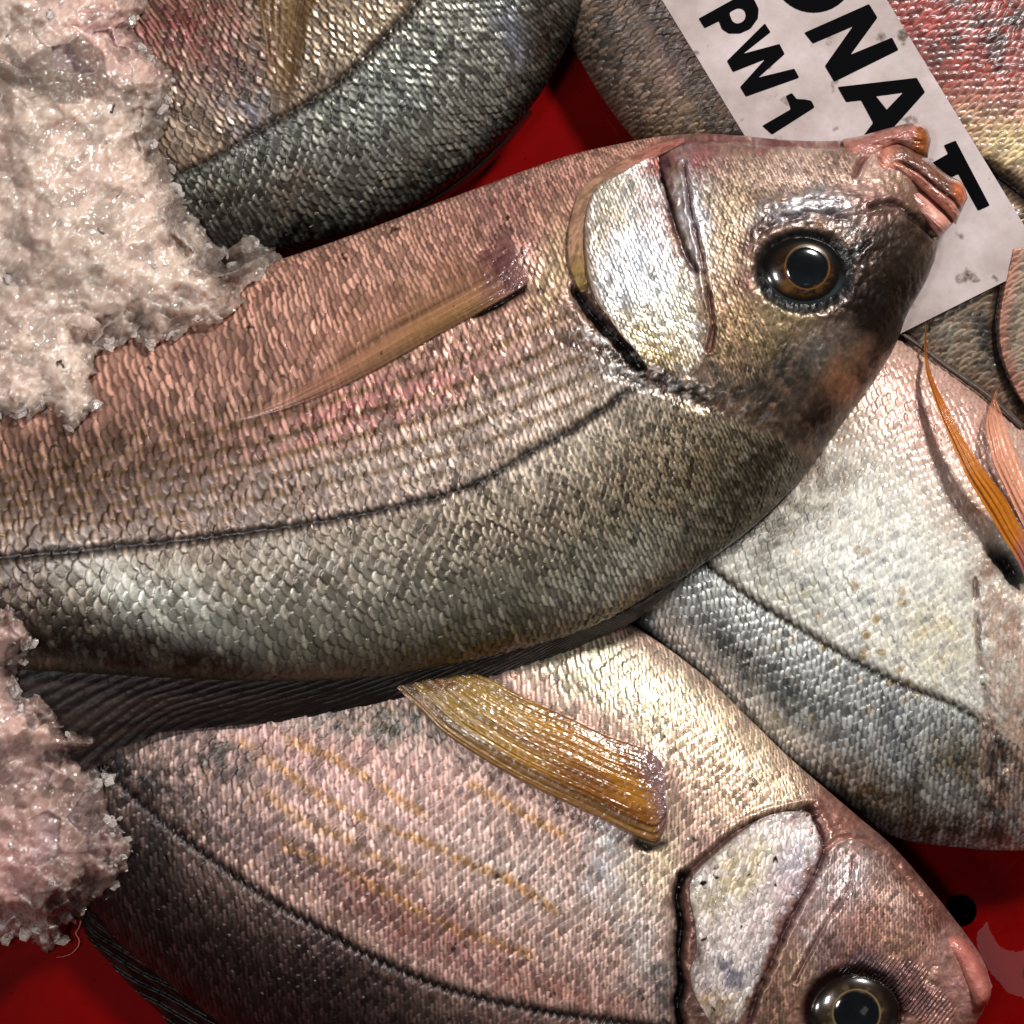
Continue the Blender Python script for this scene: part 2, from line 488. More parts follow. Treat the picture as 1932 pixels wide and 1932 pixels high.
# =================================================================== MAIN FISH
def main_fish():
    root = fish('whole pink and olive sea bream lying across the middle on top of the others', 1000, 800)
    ZA, ZB = 235, 300
    S = [(1742, 300, 1768, 450, 262, 262, 20), (1700, 264, 1762, 492, 258, 262, 62), (1645, 262, 1742, 540, 250, 262, 100),
         (1560, 266, 1712, 592, 245, 265, 135), (1480, 264, 1690, 650, ZA, 270, 155), (1400, 256, 1648, 722, ZA, 280, 165),
         (1320, 252, 1595, 792, ZA, 285, 170), (1240, 258, 1542, 866, ZA, 290, 172), (1160, 273, 1482, 936, ZA, 295, 172),
         (1080, 291, 1410, 1003, ZA, ZB, 172), (1000, 318, 1325, 1065, ZA, ZB, 172), (900, 355, 1230, 1125, ZA, ZB, 172),
         (800, 392, 1120, 1183, ZA, ZB, 172), (700, 430, 1000, 1222, ZA, ZB, 170), (600, 466, 870, 1252, ZA, ZB, 168),
         (500, 500, 730, 1277, ZA, ZB, 165), (400, 545, 590, 1287, ZA, ZB, 160), (280, 595, 440, 1286, ZA, ZB, 155),
         (150, 645, 290, 1280, ZA, ZB, 150), (20, 695, 140, 1271, ZA, ZB, 140), (-120, 740, -20, 1261, ZA, ZB, 130),
         (-260, 780, -180, 1240, ZA, ZB, 120)]
    pit = [9, 9, 9.5, 10, 10.5, 11, 11.5, 12, 12.5, 13.5, 15, 16.5, 18.5, 20.5, 22.5, 24, 25.5, 27, 28, 28, 28, 28]
    lat = ([0, 8, 9, 10, 11, 12, 13, 14, 15, 16, 21], [.55, .55, .55, .565, .583, .592, .618, .62, .615, .61, .605])
    b = Body(S, nv=440, pitch=pit, lat=lat)
    X, Y, v, t = b.X, b.Y, b.v, b.t
    head = [(1290, 240), (1225, 275), (1144, 318), (1094, 358), (1074, 415), (1068, 467), (1074, 513), (1094, 550), (1121, 590),
            (1164, 636), (1200, 668), (1210, 720), (1260, 745), (1330, 770), (1400, 800), (1470, 830), (1530, 880), (1900, 700), (1900, 200)]
    hd = sdist(X, Y, head)
    hm = sm(hd, -8, 14)
    h, shade, (T, R, Bd, h1, h2, h3) = scale_relief(b.a, b.b, b.pt[:, None], 1.0, amp=0.12, tilt=0.13, soft=.12 + .62 * sm(b.arc, -4, 30) * sm(t, 11.5, 15.5))
    h = h * (1 - .45 * sm(t, 13, 17))
    h = h * b.rel; shade = .72 + (shade - .72) * b.rel
    ventral = sm(v, 0.42, 0.10)
    dorsal = sm(b.arc, -4, 30)
    # ---- base pigment and a painted highlight
    n1 = fbm(X / 70, Y / 70, 4, 2); n2 = fbm(X / 22, Y / 22, 3, 8)
    c = np.zeros(X.shape + (3,)) + lin(168, 146, 130)
    c = mixc(c, lin(192, 138, 114), sm(v, 0.50, 0.20) * (0.75 + 0.25 * n1))
    c = mixc(c, lin(140, 126, 102), dorsal * 0.85)
    c = mixc(c, lin(150, 148, 128), sm(v, 0.74, 0.86) * 0.6)
    c = paint(X, Y, c, [
        (300, 850, 330, 120, -18, (150, 102, 80), .85), (120, 930, 280, 120, -8, (124, 88, 66), 1.0),
        (720, 760, 240, 60, -20, (196, 112, 98), .9), (430, 960, 330, 60, -8, (140, 104, 84), .6),
        (620, 1120, 260, 110, -6, (176, 166, 146), .75), (300, 1150, 200, 70, 22, (214, 214, 196), 1.0),  # pale lower-left patch is a lamp highlight painted in
        (90, 1210, 260, 60, 4, (72, 44, 34), .95), (330, 1250, 220, 40, 4, (82, 54, 42), .85),
        (30, 1110, 120, 60, 0, (80, 56, 42), .8), (900, 1210, 300, 40, -12, (128, 116, 76), .8),
        (1050, 830, 150, 70, -35, (196, 176, 150), .9), (800, 870, 170, 60, -20, (188, 162, 144), .8), (1000, 760, 120, 60, -20, (200, 168, 150), .7),
        (1300, 900, 200, 120, -35, (132, 112, 74), .8), (1180, 1090, 170, 60, -30, (186, 182, 160), .7),
        (1450, 880, 120, 60, -50, (84, 66, 40), .85), (1380, 960, 160, 50, -45, (92, 84, 62), .7),
        (1110, 640, 70, 60, 30, (140, 100, 80), .7), (1040, 500, 40, 90, 10, (196, 166, 104), .8),
        (960, 470, 70, 60, 0, (150, 96, 88), .8), (1180, 700, 60, 40, 20, (170, 165, 160), .6),
        (960, 370, 120, 40, -18, (172, 104, 90), .8)])
    # golden dashes along the scale rows
    for vv, k in ((.30, .5), (.345, .8), (.395, .9), (.44, .9), (.485, .9), (.53, .8), (.572, .5)):
        w = np.exp(-((v - vv - 0.012 * (n1 - .5)) / 0.0095) ** 2) * k * sm(t, 9.2, 11) * (0.6 + 0.4 * sm(T, .1, .7)) * (.55 + .45 * sm(n2, .2, .45))
        c = mixc(c, lin(112, 84, 28), np.clip(w * 1.0, 0, 1))
    # lateral line
    ll = np.exp(-((b.arc + 6 * (n2 - .5)) / (7 + 5 * n2)) ** 2) * sm(t, 8.9, 10)
    c = mixc(c, lin(40, 30, 22), np.clip(1.1 * ll, 0, 1) * .9)
    # bronze back edge
    c = mixc(c, lin(96, 84, 56), sm(v, .95, .995) * .8)
    body_shade = shade * (0.75 + 0.5 * n2)
    # ---- head pigment and painted shade
    hc = np.zeros(X.shape + (3,)) + lin(150, 118, 92)
    hc = paint(X, Y, hc, [
        (1480, 320, 150, 50, 0, (220, 180, 156), 1.3), (1330, 400, 30, 110, 4, (206, 200, 200), 1.1), (1370, 420, 60, 130, 10, (186, 156, 116), .9),
        (1420, 640, 90, 80, 0, (150, 122, 60), .9), (1480, 590, 60, 40, 0, (150, 128, 70), .8),
        (1300, 290, 70, 35, 10, (180, 90, 84), .9), (1480, 262, 260, 16, 0, (170, 92, 88), .9),
        (1308, 400, 22, 120, -8, (190, 184, 190), .9), (1250, 330, 20, 60, -20, (110, 60, 70), .8),
        (1490, 400, 80, 26, -10, (186, 182, 186), .9), (1570, 380, 60, 26, 5, (190, 190, 198), .9),
        (1600, 420, 40, 26, 5, (170, 160, 160), .7), (1660, 390, 70, 40, 20, (170, 112, 100), .8),
        (1640, 320, 40, 50, 20, (206, 160, 140), .8), (1440, 440, 30, 60, 20, (84, 60, 56), .7),
        (1690, 480, 90, 60, 40, (84, 66, 52), 2.0), (1720, 440, 50, 40, 0, (88, 66, 54), .8), (1650, 590, 80, 70, -50, (34, 22, 16), 2.0),  # dark forehead skin, shade of its turned-away right edge painted in
        (1610, 470, 50, 50, 0, (50, 34, 26), .9), (1700, 560, 50, 50, 0, (40, 26, 20), 2.0),
        (1545, 672, 60, 46, -40, (146, 134, 120), 1.2), (1480, 700, 90, 60, 0, (84, 74, 60), .85),
        (1620, 560, 60, 50, 0, (48, 32, 24), 1.5), (1700, 620, 30, 60, 30, (30, 18, 12), 2.0), (1590, 712, 30, 52, 25, (186, 118, 46), 2.4), (1640, 700, 20, 60, 30, (60, 34, 20), .9),
        (1400, 740, 120, 40, 15, (86, 74, 62), .85), (1280, 730, 60, 24, 20, (110, 100, 96), .8),
        (1550, 800, 60, 60, -45, (66, 44, 28), .9), (1460, 810, 90, 30, 20, (96, 78, 60), .8),
        (1395, 620, 20, 70, 0, (160, 120, 60), .5), (1120, 610, 30, 50, -30, (150, 120, 110), .7),
        (1420, 530, 26, 60, -10, (120, 70, 56), .6)])
    hc = hc * (0.65 + 0.7 * fbm(X / 6, Y / 9, 3, 31))[..., None]
    cheek = sm(sdist(X, Y, [(1300, 300), (1600, 290), (1610, 345), (1450, 370), (1420, 440), (1415, 560), (1460, 640), (1440, 720), (1330, 730), (1345, 600), (1310, 430)]), -15, 12)
    c = mixc(c, hc, hm)
    kk = blob(X, Y, 1290, 900, 190, 110, -38, 1.5)
    body_shade = body_shade * (1 - kk) + np.clip(body_shade, 0, 3) ** 1.9 * 1.35 * kk
    shade_all = body_shade * (1 - hm) + hm * (cheek * shade * 1.05 + (1 - cheek) * 1.0)
    # ---- relief
    wr = fbm(X / 9, Y / 14, 4, 41) - .5
    H = h * (1 - hm) + hm * (cheek * h * 0.9 + (1 - cheek) * (3.0 * wr + 2.4 * np.abs(fbm(X / 16, Y / 22, 3, 47) - .5) * 2))
    H = H - 3.5 * ll

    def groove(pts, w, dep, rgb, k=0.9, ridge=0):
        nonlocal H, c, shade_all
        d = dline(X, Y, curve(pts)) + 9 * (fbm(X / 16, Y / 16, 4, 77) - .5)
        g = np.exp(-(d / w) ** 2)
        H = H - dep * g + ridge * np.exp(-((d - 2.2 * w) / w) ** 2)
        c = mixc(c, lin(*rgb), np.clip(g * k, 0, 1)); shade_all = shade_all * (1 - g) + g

    groove([(1088, 550), (1112, 586), (1150, 626), (1185, 660), (1205, 690)], 11, 34, (16, 9, 6), 1.0)  # gill slit, the dark of the gap painted in too
    groove([(1225, 292), (1250, 350), (1266, 400), (1290, 470), (1312, 510)], 7, 10, (74, 34, 44), .9)
    groove([(1290, 310), (1304, 400), (1322, 480), (1332, 540), (1345, 612), (1338, 660)], 4, 8, (104, 54, 50), .8, 3)
    groove([(1230, 272), (1330, 262), (1450, 268), (1560, 275), (1620, 270)], 6, 5, (150, 70, 64), .5, 2)
    groove([(1436, 440), (1462, 424), (1500, 412), (1548, 406), (1600, 414)], 6, 3, (84, 60, 70), .5, 1)
    brow = blob(X, Y, 1530, 395, 110, 36, -4, 2)
    H = H + 7 * brow * (fbm(X / 18, Y / 8, 4, 58) - .5)
    c = mixc(c, lin(92, 74, 80), brow * sm(fbm(X / 18, Y / 8, 4, 58), .5, .36) * .7)
    groove([(1170, 705), (1240, 728), (1330, 762)], 12, 4, (80, 64, 54), .5, 2)
    groove([(1626, 470), (1640, 456)], 4, 6, (20, 12, 8), .9)
    groove([(1612, 330), (1632, 294), (1660, 272)], 5, 8, (120, 50, 44), .7, 4)
    groove([(1640, 392), (1690, 384), (1740, 425), (1762, 445)], 5, 9, (60, 34, 28), .8, 2)
    groove([(985, 545), (940, 572), (900, 588)], 10, 16, (24, 14, 9), 1.0)  # shadow under the pectoral fin painted into the skin
    mess = blob(X, Y, 1215, 700, 110, 36, 28, 1.6) + .35 * blob(X, Y, 1370, 770, 130, 26, 22, 1.6) + .6 * blob(X, Y, 1120, 620, 60, 60, 30, 1.5)
    ms = fbm(X / 13, Y / 9, 4, 55)
    H = H + 9 * (ms - .5) * np.clip(mess, 0, 1)
    c = mixc(c, lin(196, 190, 186), np.clip(mess, 0, 1) * sm(ms, .55, .68) * .8)
    c = mixc(c, lin(52, 34, 28), np.clip(mess, 0, 1) * sm(ms, .48, .36) * .8)
    # socket
    H = H - 26 * blob(X, Y, 1517, 512, 84, 70, 8, 3) + 3 * fbm(X / 14, Y / 14, 3, 71) * np.exp(-((np.hypot((X - 1517) / 1.18, Y - 512) - 84) / 14) ** 2)
    H = H + 16 * blob(X, Y, 930, 490, 80, 62, -25, 1.5) + 9 * blob(X, Y, 1540, 385, 110, 26, -3, 1.4)
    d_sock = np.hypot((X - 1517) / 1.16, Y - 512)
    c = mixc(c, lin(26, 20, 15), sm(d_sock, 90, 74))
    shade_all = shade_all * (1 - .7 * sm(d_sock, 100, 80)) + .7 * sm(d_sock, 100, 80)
    sp = specks(X, Y, .22, 4.0, 5.5, 66)
    c = grade(c, .98, 1.25, .72) * np.clip(shade_all, 0.12, 2.3)[..., None]
    c = mixc(c, lin(22, 14, 10), sp * .85 * (1 - hm))
    silver = .14 + sm(v, .55, .75) * .34 + hm * .22
    met = np.clip(0.16 + silver * (1 - sm(c.mean(-1), .02, .0)), 0, .6)
    rg = 0.34 + 0.18 * (h3 - .5) + 0.1 * (n2 - .5) + 0.05 * hm
    XX, YY, ZZ = b.displaced(H)
    sheet('body', XX, YY, ZZ, c, rg, met, M_SKIN, root, under=b.under)
    hm_ = b.hm
    # ---- eye
    z0 = float(hm_(np.array([1515.]), np.array([512.]))[0])
    make_eye(root, 1515, 512, z0 - 18, 82, 68, 8, 24, (13, 11, 9), (44, 27, 13), 39, (104, 70, 34), px=8, py=-8, tilt=-.05)
    # ---- gill cover
    A = [(1234, 292), (1180, 320), (1128, 350), (1106, 388), (1100, 432), (1101, 480), (1108, 528), (1121, 566), (1148, 602), (1172, 634), (1200, 664), (1228, 706)]
    B = [(1242, 292), (1250, 330), (1262, 380), (1275, 430), (1290, 475), (1308, 515), (1324, 560), (1335, 600), (1340, 640), (1330, 680), (1308, 708), (1262, 724)]

    def zf(X, Y, u, v):
        e = np.minimum(np.minimum(v, (1 - v) * 1.5) * 220, np.minimum(u, 1 - u) * 400)
        h, sh, _ = scale_relief(-(X * .93 - Y * .37) / 12.5 * -1, (X * .37 + Y * .93) / 12.5, 12.5, 9.0, amp=.15, tilt=.14)
        z = hm_(X, Y) + 4 + 17 * (1 - v) ** 1.2 + h * .8 * sm(e, 4, 14) + 5 * (fbm(X / 30, Y / 30, 3, 3) - .5)
        return z - 26 * sm(e, 4, 0)

    def cf(X, Y, u, v):
        h, sh, _ = scale_relief((X * .93 - Y * .37) / 12.5, (X * .37 + Y * .93) / 12.5, 12.5, 9.0)
        c = np.zeros(X.shape + (3,)) + lin(186, 180, 174)
        c = paint(X, Y, c, [(1230, 660, 90, 60, 20, (160, 132, 66), .9), (1180, 560, 50, 30, 30, (110, 108, 112), .7), (1270, 560, 60, 60, 0, (196, 188, 150), .7),
                            (1210, 600, 60, 30, 20, (150, 130, 70), .7), (1160, 400, 50, 60, 0, (190, 170, 140), .7), (1250, 420, 40, 90, -10, (196, 160, 160), .8), (1210, 500, 60, 90, -10, (190, 196, 204), .8), (1240, 310, 40, 30, 0, (160, 90, 80), .8), (1120, 470, 20, 80, 0, (130, 104, 60), .5)])
        c = c * (sh * (.6 + .8 * fbm(X / 14, Y / 14, 3, 19)))[..., None]
        c = mixc(c, lin(120, 98, 84), sm(v + .05 * (fbm(X / 10, Y / 10, 3, 2) - .5), .08, .02) * .8)
        return mixc(c, lin(120, 74, 80), sm(v, .93, 1.0) * .7)
    strip('gill_cover', A, B, 240, 120, zf, cf, M_FIN, root, met=.28, rgh=.33, alpha=lambda X, Y, u, v: np.clip(sm(v + .22 * (fbm(X / 12, Y / 12, 3, 4) - .5), .97, .84) * sm(u + .1 * (fbm(X / 12, Y / 12, 3, 4) - .5), .99, .86), .0, 1))
    # membrane fringe behind it
    A = [(1290, 259), (1225, 277), (1144, 318), (1094, 360), (1075, 415), (1069, 467), (1076, 513), (1094, 552)]
    B = [(1292, 268), (1238, 296), (1182, 326), (1134, 354), (1110, 392), (1104, 436), (1106, 486), (1114, 545)]

    def zf(X, Y, u, v):
        return hm_(X, Y) + 9 + 5 * v - 14 * sm(v, .06, 0) - 10 * sm(np.minimum(u, 1 - u), .04, 0) + 3 * fbm(u * 30, v * 4, 3, 4)

    def cf(X, Y, u, v):
        c = np.zeros(X.shape + (3,)) + lin(160, 122, 98)
        c = mixc(c, lin(164, 102, 90), sm(u, .35, .1)); c = mixc(c, lin(136, 112, 60), sm(u, .7, .9) * .8)
        return c * (.7 + .6 * fbm(u * 40, v * 9, 3, 7))[..., None]
    strip('gill_membrane', A, B, 200, 26, zf, cf, M_FIN, root, rgh=.35, met=.05, alpha=lambda X, Y, u, v: .55 + .4 * sm(fbm(u * 30, v * 3, 3, 9), .35, .6))
    # ---- pectoral fin
    A = [(965, 425), (925, 428), (884, 447), (840, 474), (780, 502), (700, 537), (620, 588), (540, 655), (470, 735), (400, 800)]
    B = [(998, 520), (992, 540), (950, 566), (905, 592), (850, 622), (780, 662), (700, 706), (620, 744), (530, 776), (410, 806)]

    def zf(X, Y, u, v):
        ray = np.sin(v * 60 + 2 * u)
        return hm_(X, Y) + 7 + 15 * np.sin(np.pi * v) ** .6 * (1 - .7 * u) + 5 * v + .9 * ray * sm(u, .15, .3) * sm(u, 1, .6) - 16 * sm(np.minimum(v, 1 - v), .03, 0) * (1 - u * .5) - 18 * sm(u, .05, 0) - 5 * sm(u, .2, .4) + 10 * (fbm(X / 16, Y / 16, 4, 6) - .5) * sm(u, .3, .15)

    def cf(X, Y, u, v):
        fb = fbm(v * 46, u * 5, 3, 21)
        c = np.zeros(X.shape + (3,)) + lin(150, 106, 74)
        c = mixc(c, lin(128, 92, 52), sm(v, .45, .95) * sm(u, .2, .4))
        c = mixc(c, lin(118, 78, 74), sm(u + .12 * (fbm(X / 14, Y / 14, 4, 6) - .5), .34, .16)); c = mixc(c, lin(78, 42, 44), np.exp(-((u - .17) / .08) ** 2) * .8 * sm(fbm(X / 18, Y / 18, 3, 2), .3, .6))
        c = mixc(c, lin(176, 118, 98), sm(u, .4, .9) * .6)
        dark = np.exp(-((v - .60 + .03 * np.sin(u * 7)) / .05) ** 2) + np.exp(-((v - .93) / .05) ** 2)
        c = mixc(c, lin(70, 46, 26), np.clip(dark, 0, 1) * .7 * sm(u, .2, .35) * sm(u, 1, .8))
        c = c * (.55 + .9 * fb)[..., None]
        return mixc(c, lin(30, 16, 10), specks(X, Y, .4, 8.0, 3.5, 50) * .8)
    strip('pectoral_fin', A, B, 420, 110, zf, cf, M_FIN, root, alpha=lambda X, Y, u, v: np.clip(np.maximum(sm(u + .10 * (fbm(X / 14, Y / 14, 4, 6) - .5), .30, .16) * sm(v + .3 * (fbm(X / 16, Y / 16, 4, 7) - .5), .0, .3) * sm(u, .0, .08) * .9,
          (.22 + .62 * sm(v + .15 * (fbm(v * 30, u * 6, 3, 5) - .5), .30, .75)) * sm(v, .0, .2) * sm(u, .06, .2) * (1 - sm(u, .5, 1) * (1 - .55 * sm(v, .55, .85))) * sm(u, 1, .9)), 0, 1), rgh=.34, met=.05)
    # ---- dorsal fin folded along the back
    A = [(1292, 1082), (1215, 1134), (1110, 1182), (1000, 1216), (870, 1247), (730, 1270), (590, 1279), (440, 1278), (290, 1272), (140, 1262), (-40, 1250)]
    B = [(1290, 1092), (1200, 1170), (1112, 1211), (1046, 1243), (930, 1290), (800, 1325), (650, 1356), (500, 1372), (340, 1386), (205, 1438), (20, 1510)]

    def zf(X, Y, u, v):
        a = (v * 9 - u * 34 + .8 * fbm(u * 12, v * 3, 2, 3)) % 1.0
        return 318 - 70 * v + 9 * np.sin(np.pi * np.clip(v * 1.1, 0, 1)) + (4 - 1.5 * sm(u, .3, .6)) * sm(np.abs(a - .5), .5, .12) * sm(v, 0, .1) + 3 * fbm(X / 8, Y / 8, 2, 5)

    def cf(X, Y, u, v):
        a = (v * 9 - u * 34 + .8 * fbm(u * 12, v * 3, 2, 3)) % 1.0
        c = np.zeros(X.shape + (3,)) + lin(24, 20, 17)
        c = mixc(c, lin(26, 20, 18), sm(u, .3, .6)); c = mixc(c, lin(96, 92, 86), sm(np.abs(a - .5), .22, .05) * sm(fbm(X / 30, Y / 12, 3, 6), .35, .65) * (.9 - .72 * sm(u, .35, .6)))
        c = mixc(c, lin(78, 58, 52), sm(u, .55, .8) * .55 * sm(fbm(v * 22, u * 5, 3, 8), .4, .6) * .4)
        return c
    strip('dorsal_fin', A, B, 720, 70, zf, cf, M_DARKFIN, root, alpha=lambda X, Y, u, v: np.where(v > .97 - .12 * fbm(u * 40, v * 2, 2, 5) * sm(u, .5, .9), .55, 1.0), rgh=lambda X, Y, u, v: .28 + .3 * sm(u, .3, .6), met=.02)
    # ---- mouth
    def lobe(name, A, B, n, m, z0, bulge, cfun, parent=root, rgh=.3, slope=0.0, extra=None, mat=M_SOFT, back=30):
        def zf(X, Y, u, v):
            e = profile(v, 2.4, .5) * profile(.08 + .92 * np.clip(u, 0, 1) * .999, 5, .5)
            z = z0 - back + (bulge + back) * e + slope * (X - A[0][0])
            return z + (extra(X, Y, u, v) if extra else 0)
        return strip(name, A, B, n, m, zf, cfun, mat, parent, rgh=rgh, met=.04)

    lobe('lower_jaw', [(1590, 262), (1625, 256), (1672, 243), (1720, 232), (1746, 239), (1757, 262)], [(1600, 320), (1626, 322), (1655, 292), (1694, 276), (1726, 296), (1750, 298)],
         90, 60, 298, 22, lambda X, Y, u, v: mixc(mixc(np.zeros(X.shape + (3,)) + lin(158, 104, 94), lin(132, 70, 30), sm(X + .3 * Y, 1796, 1806)), lin(224, 182, 160), sm(v, .55, .85) * sm(u, .55, .25)) * (.4 + 1.1 * fbm(X / 9, Y / 6, 4, 3))[..., None],
         extra=lambda X, Y, u, v: 9 * (fbm(X / 16, Y / 7, 4, 4) - .5))
    lip = lobe('upper_lip', [(1642, 300), (1664, 278), (1698, 270), (1740, 292), (1785, 328), (1815, 345), (1826, 372)], [(1650, 340), (1672, 345), (1698, 338), (1727, 352), (1760, 380), (1785, 404), (1803, 424)],
               110, 60, 312, 22, lambda X, Y, u, v: mixc(mixc(mixc(np.zeros(X.shape + (3,)) + lin(176, 116, 100), lin(92, 62, 48), sm(v, .6, .4) * sm(u, .2, .4) * .9), lin(50, 22, 16), np.exp(-((v - .55) / .07) ** 2) * .9 * sm(u, .25, .4)), lin(176, 96, 60), blob(X, Y, 1814, 362, 15, 26, -20, 1.5)) * (.35 + 1.2 * fbm((X - Y) / 9, (X + Y) / 16, 4, 9))[..., None],
               extra=lambda X, Y, u, v: -9 * np.exp(-((v - .55) / .06) ** 2) * sm(u, .2, .4) + 9 * (fbm((X - Y) / 10, (X + Y) / 22, 4, 4) - .5))
    lobe('mouth_fold', [(1660, 338), (1698, 334), (1727, 350), (1760, 378), (1785, 402), (1800, 420)], [(1650, 395), (1690, 388), (1716, 398), (1745, 420), (1758, 434), (1772, 450)],
         90, 60, 304, 20, lambda X, Y, u, v: mixc(np.zeros(X.shape + (3,)) + lin(196, 140, 126), lin(120, 62, 56), sm(fbm((X - Y) / 9, (X + Y) / 40, 3, 2), .5, .65) * .7),
         extra=lambda X, Y, u, v: 5 * fbm((X - Y) / 9, (X + Y) / 40, 3, 2))
    return b


# =================================================================== LOWER FISH
def lower_fish():
    root = fish('pink gold striped sea bream at the bottom, its snout in the lower right corner', 900, 1600)
    S = [(1872, 1862, 1858, 1900, 120, 120, 20), (1852, 1806, 1812, 1985, 120, 110, 80), (1803, 1737, 1735, 2080, 130, 100, 120), (1747, 1667, 1640, 2170, 140, 90, 145),
         (1685, 1597, 1530, 2240, 160, 85, 150), (1622, 1543, 1400, 2290, 180, 80, 155), (1560, 1490, 1270, 2310, 190, 80, 160), (1490, 1430, 1130, 2300, 190, 80, 165),
         (1420, 1362, 980, 2260, 185, 80, 168), (1350, 1294, 830, 2190, 180, 80, 170), (1275, 1234, 690, 2110, 175, 80, 170), (1185, 1175, 560, 2030, 165, 80, 170),
         (1080, 1125, 450, 1960, 155, 80, 168), (970, 1085, 340, 1875, 145, 80, 160), (850, 1050, 240, 1795, 135, 75, 155), (730, 1030, 157, 1708, 125, 70, 150),
         (600, 1010, 70, 1625, 120, 65, 145), (470, 990, -20, 1540, 110, 60, 135), (330, 970, -110, 1450, 100, 60, 125), (200, 940, -200, 1350, 90, 60, 115)]
    pit = [10, 10, 10.5, 11, 11.5, 12, 13, 14, 15, 16, 17, 18, 19, 20, 20.5, 21, 21, 21, 21, 21]
    lat = ([0, 6, 7, 8, 9, 10, 11, 12, 13, 14, 15, 16, 17, 19], [.56, .56, .545, .572, .60, .625, .64, .655, .666, .675, .68, .675, .66, .65])
    b = Body(S, nv=480, pitch=pit, lat=lat, bf=1.2, shear=([0, 6, 10, 13, 19], [.1, .3, .55, .72, .72]))
    X, Y, v, t = b.X, b.Y, b.v, b.t
    # lateral line is measured from its own traced curve
    LL = curve([(120, 1400), (200, 1452), (280, 1525), (380, 1605), (500, 1690), (600, 1748), (700, 1803), (800, 1848), (900, 1880), (1000, 1902), (1100, 1918), (1220, 1934), (1290, 1945)], 50)
    dl = dline(X, Y, LL)
    head = [(1560, 1480), (1520, 1520), (1440, 1545), (1380, 1580), (1310, 1640), (1282, 1680), (1282, 1760), (1276, 1850), (1280, 1960), (1300, 2300), (1950, 2300), (1950, 1700), (1700, 1560)]
    hd = sdist(X, Y, head); hm = sm(hd, -6, 12)
    h, shade, (T, R, Bd, h1, h2, h3) = scale_relief(b.a, b.b, b.pt[:, None], 2.0, amp=0.11, tilt=0.10, soft=.15)
    h = h * b.rel; shade = .72 + (shade - .72) * b.rel
    n1 = fbm(X / 70, Y / 70, 4, 12); n2 = fbm(X / 20, Y / 20, 3, 18)
    side = np.where(inside(X, Y, LL + [(1290, 2600), (-600, 2600), (-600, 1400)]), 1.0, 0.0)
    c = np.zeros(X.shape + (3,)) + lin(186, 152, 138)
    c = mixc(c, lin(62, 40, 35), side * (.62 + .36 * sm(dl, 0, 120)))  # dark back, deepened with painted shade where it faces away
    c = paint(X, Y, c, [
        (1380, 1420, 220, 110, 40, (214, 184, 140), .9), (1180, 1290, 200, 70, 30, (206, 190, 150), .85), (1420, 1480, 120, 60, 40, (200, 168, 128), .7),
        (1560, 1520, 70, 40, 45, (178, 130, 104), .8), (1100, 1250, 150, 60, 15, (176, 168, 130), .8),
        (600, 1420, 260, 60, 18, (190, 132, 118), .7), (700, 1520, 260, 60, 25, (196, 150, 140), .7), (420, 1440, 110, 50, 20, (96, 76, 64), .8), (740, 1360, 200, 40, 5, (110, 104, 84), .75),
        (700, 1690, 260, 50, 28, (150, 92, 78), .8), (850, 1780, 220, 50, 22, (170, 112, 98), .7), (360, 1530, 140, 60, 40, (104, 80, 72), .8), (500, 1590, 140, 60, 35, (140, 108, 104), .7),
        (1230, 1640, 60, 110, 10, (206, 182, 140), .8), (1220, 1790, 50, 120, -10, (196, 182, 172), 1.0), (1150, 1600, 40, 90, 10, (204, 190, 180), .7), (1240, 1880, 50, 60, 0, (110, 100, 96), .8),
        (1000, 1660, 200, 80, 25, (196, 170, 156), .6), (1060, 1880, 160, 40, 12, (176, 118, 100), .8), (1150, 1640, 40, 80, 10, (180, 176, 180), .5),
        (260, 1600, 100, 60, 45, (52, 38, 32), .9), (640, 1830, 200, 60, 30, (66, 44, 42), .7), (250, 1470, 90, 40, 30, (44, 36, 30), .9)])
    # gold stripes
    for pts, k in (([(540, 1395), (644, 1438), (754, 1508), (800, 1535)], .8), ([(443, 1395), (517, 1441), (590, 1490), (660, 1530), (721, 1558), (777, 1578), (867, 1621), (961, 1661), (1044, 1718)], .8),
                   ([(500, 1495), (573, 1551), (644, 1578), (711, 1618), (790, 1650)], .55), ([(517, 1588), (644, 1638), (734, 1688), (851, 1748), (944, 1781), (1000, 1800)], .65), ([(890, 1480), (937, 1505), (975, 1530), (1060, 1575)], .7)):
        d = dline(X, Y, curve(pts, 30))
        c = mixc(c, lin(176, 128, 24), np.exp(-(d / 9.0) ** 2) * min(1, k * 1.25) * (.25 + .75 * sm(np.abs(T - .5), .45, .1)) * sm(n2, .25, .5))
    spk = sm(worley(X / 26, Y / 26, 6)[2], .88, .95) * sm(worley(X / 26, Y / 26, 6)[0], .5, .2) * (1 - side)
    c = mixc(c, lin(190, 130, 40), spk * .2)
    bead = .5 + .5 * np.sin(b.a * 2 * np.pi)
    ll = np.exp(-(dl / 9) ** 2) * (1 - hm)
    c = mixc(c, lin(40, 24, 20), np.clip(ll * 1.1, 0, 1) * .9)
    # head
    hc = np.zeros(X.shape + (3,)) + lin(172, 124, 106)
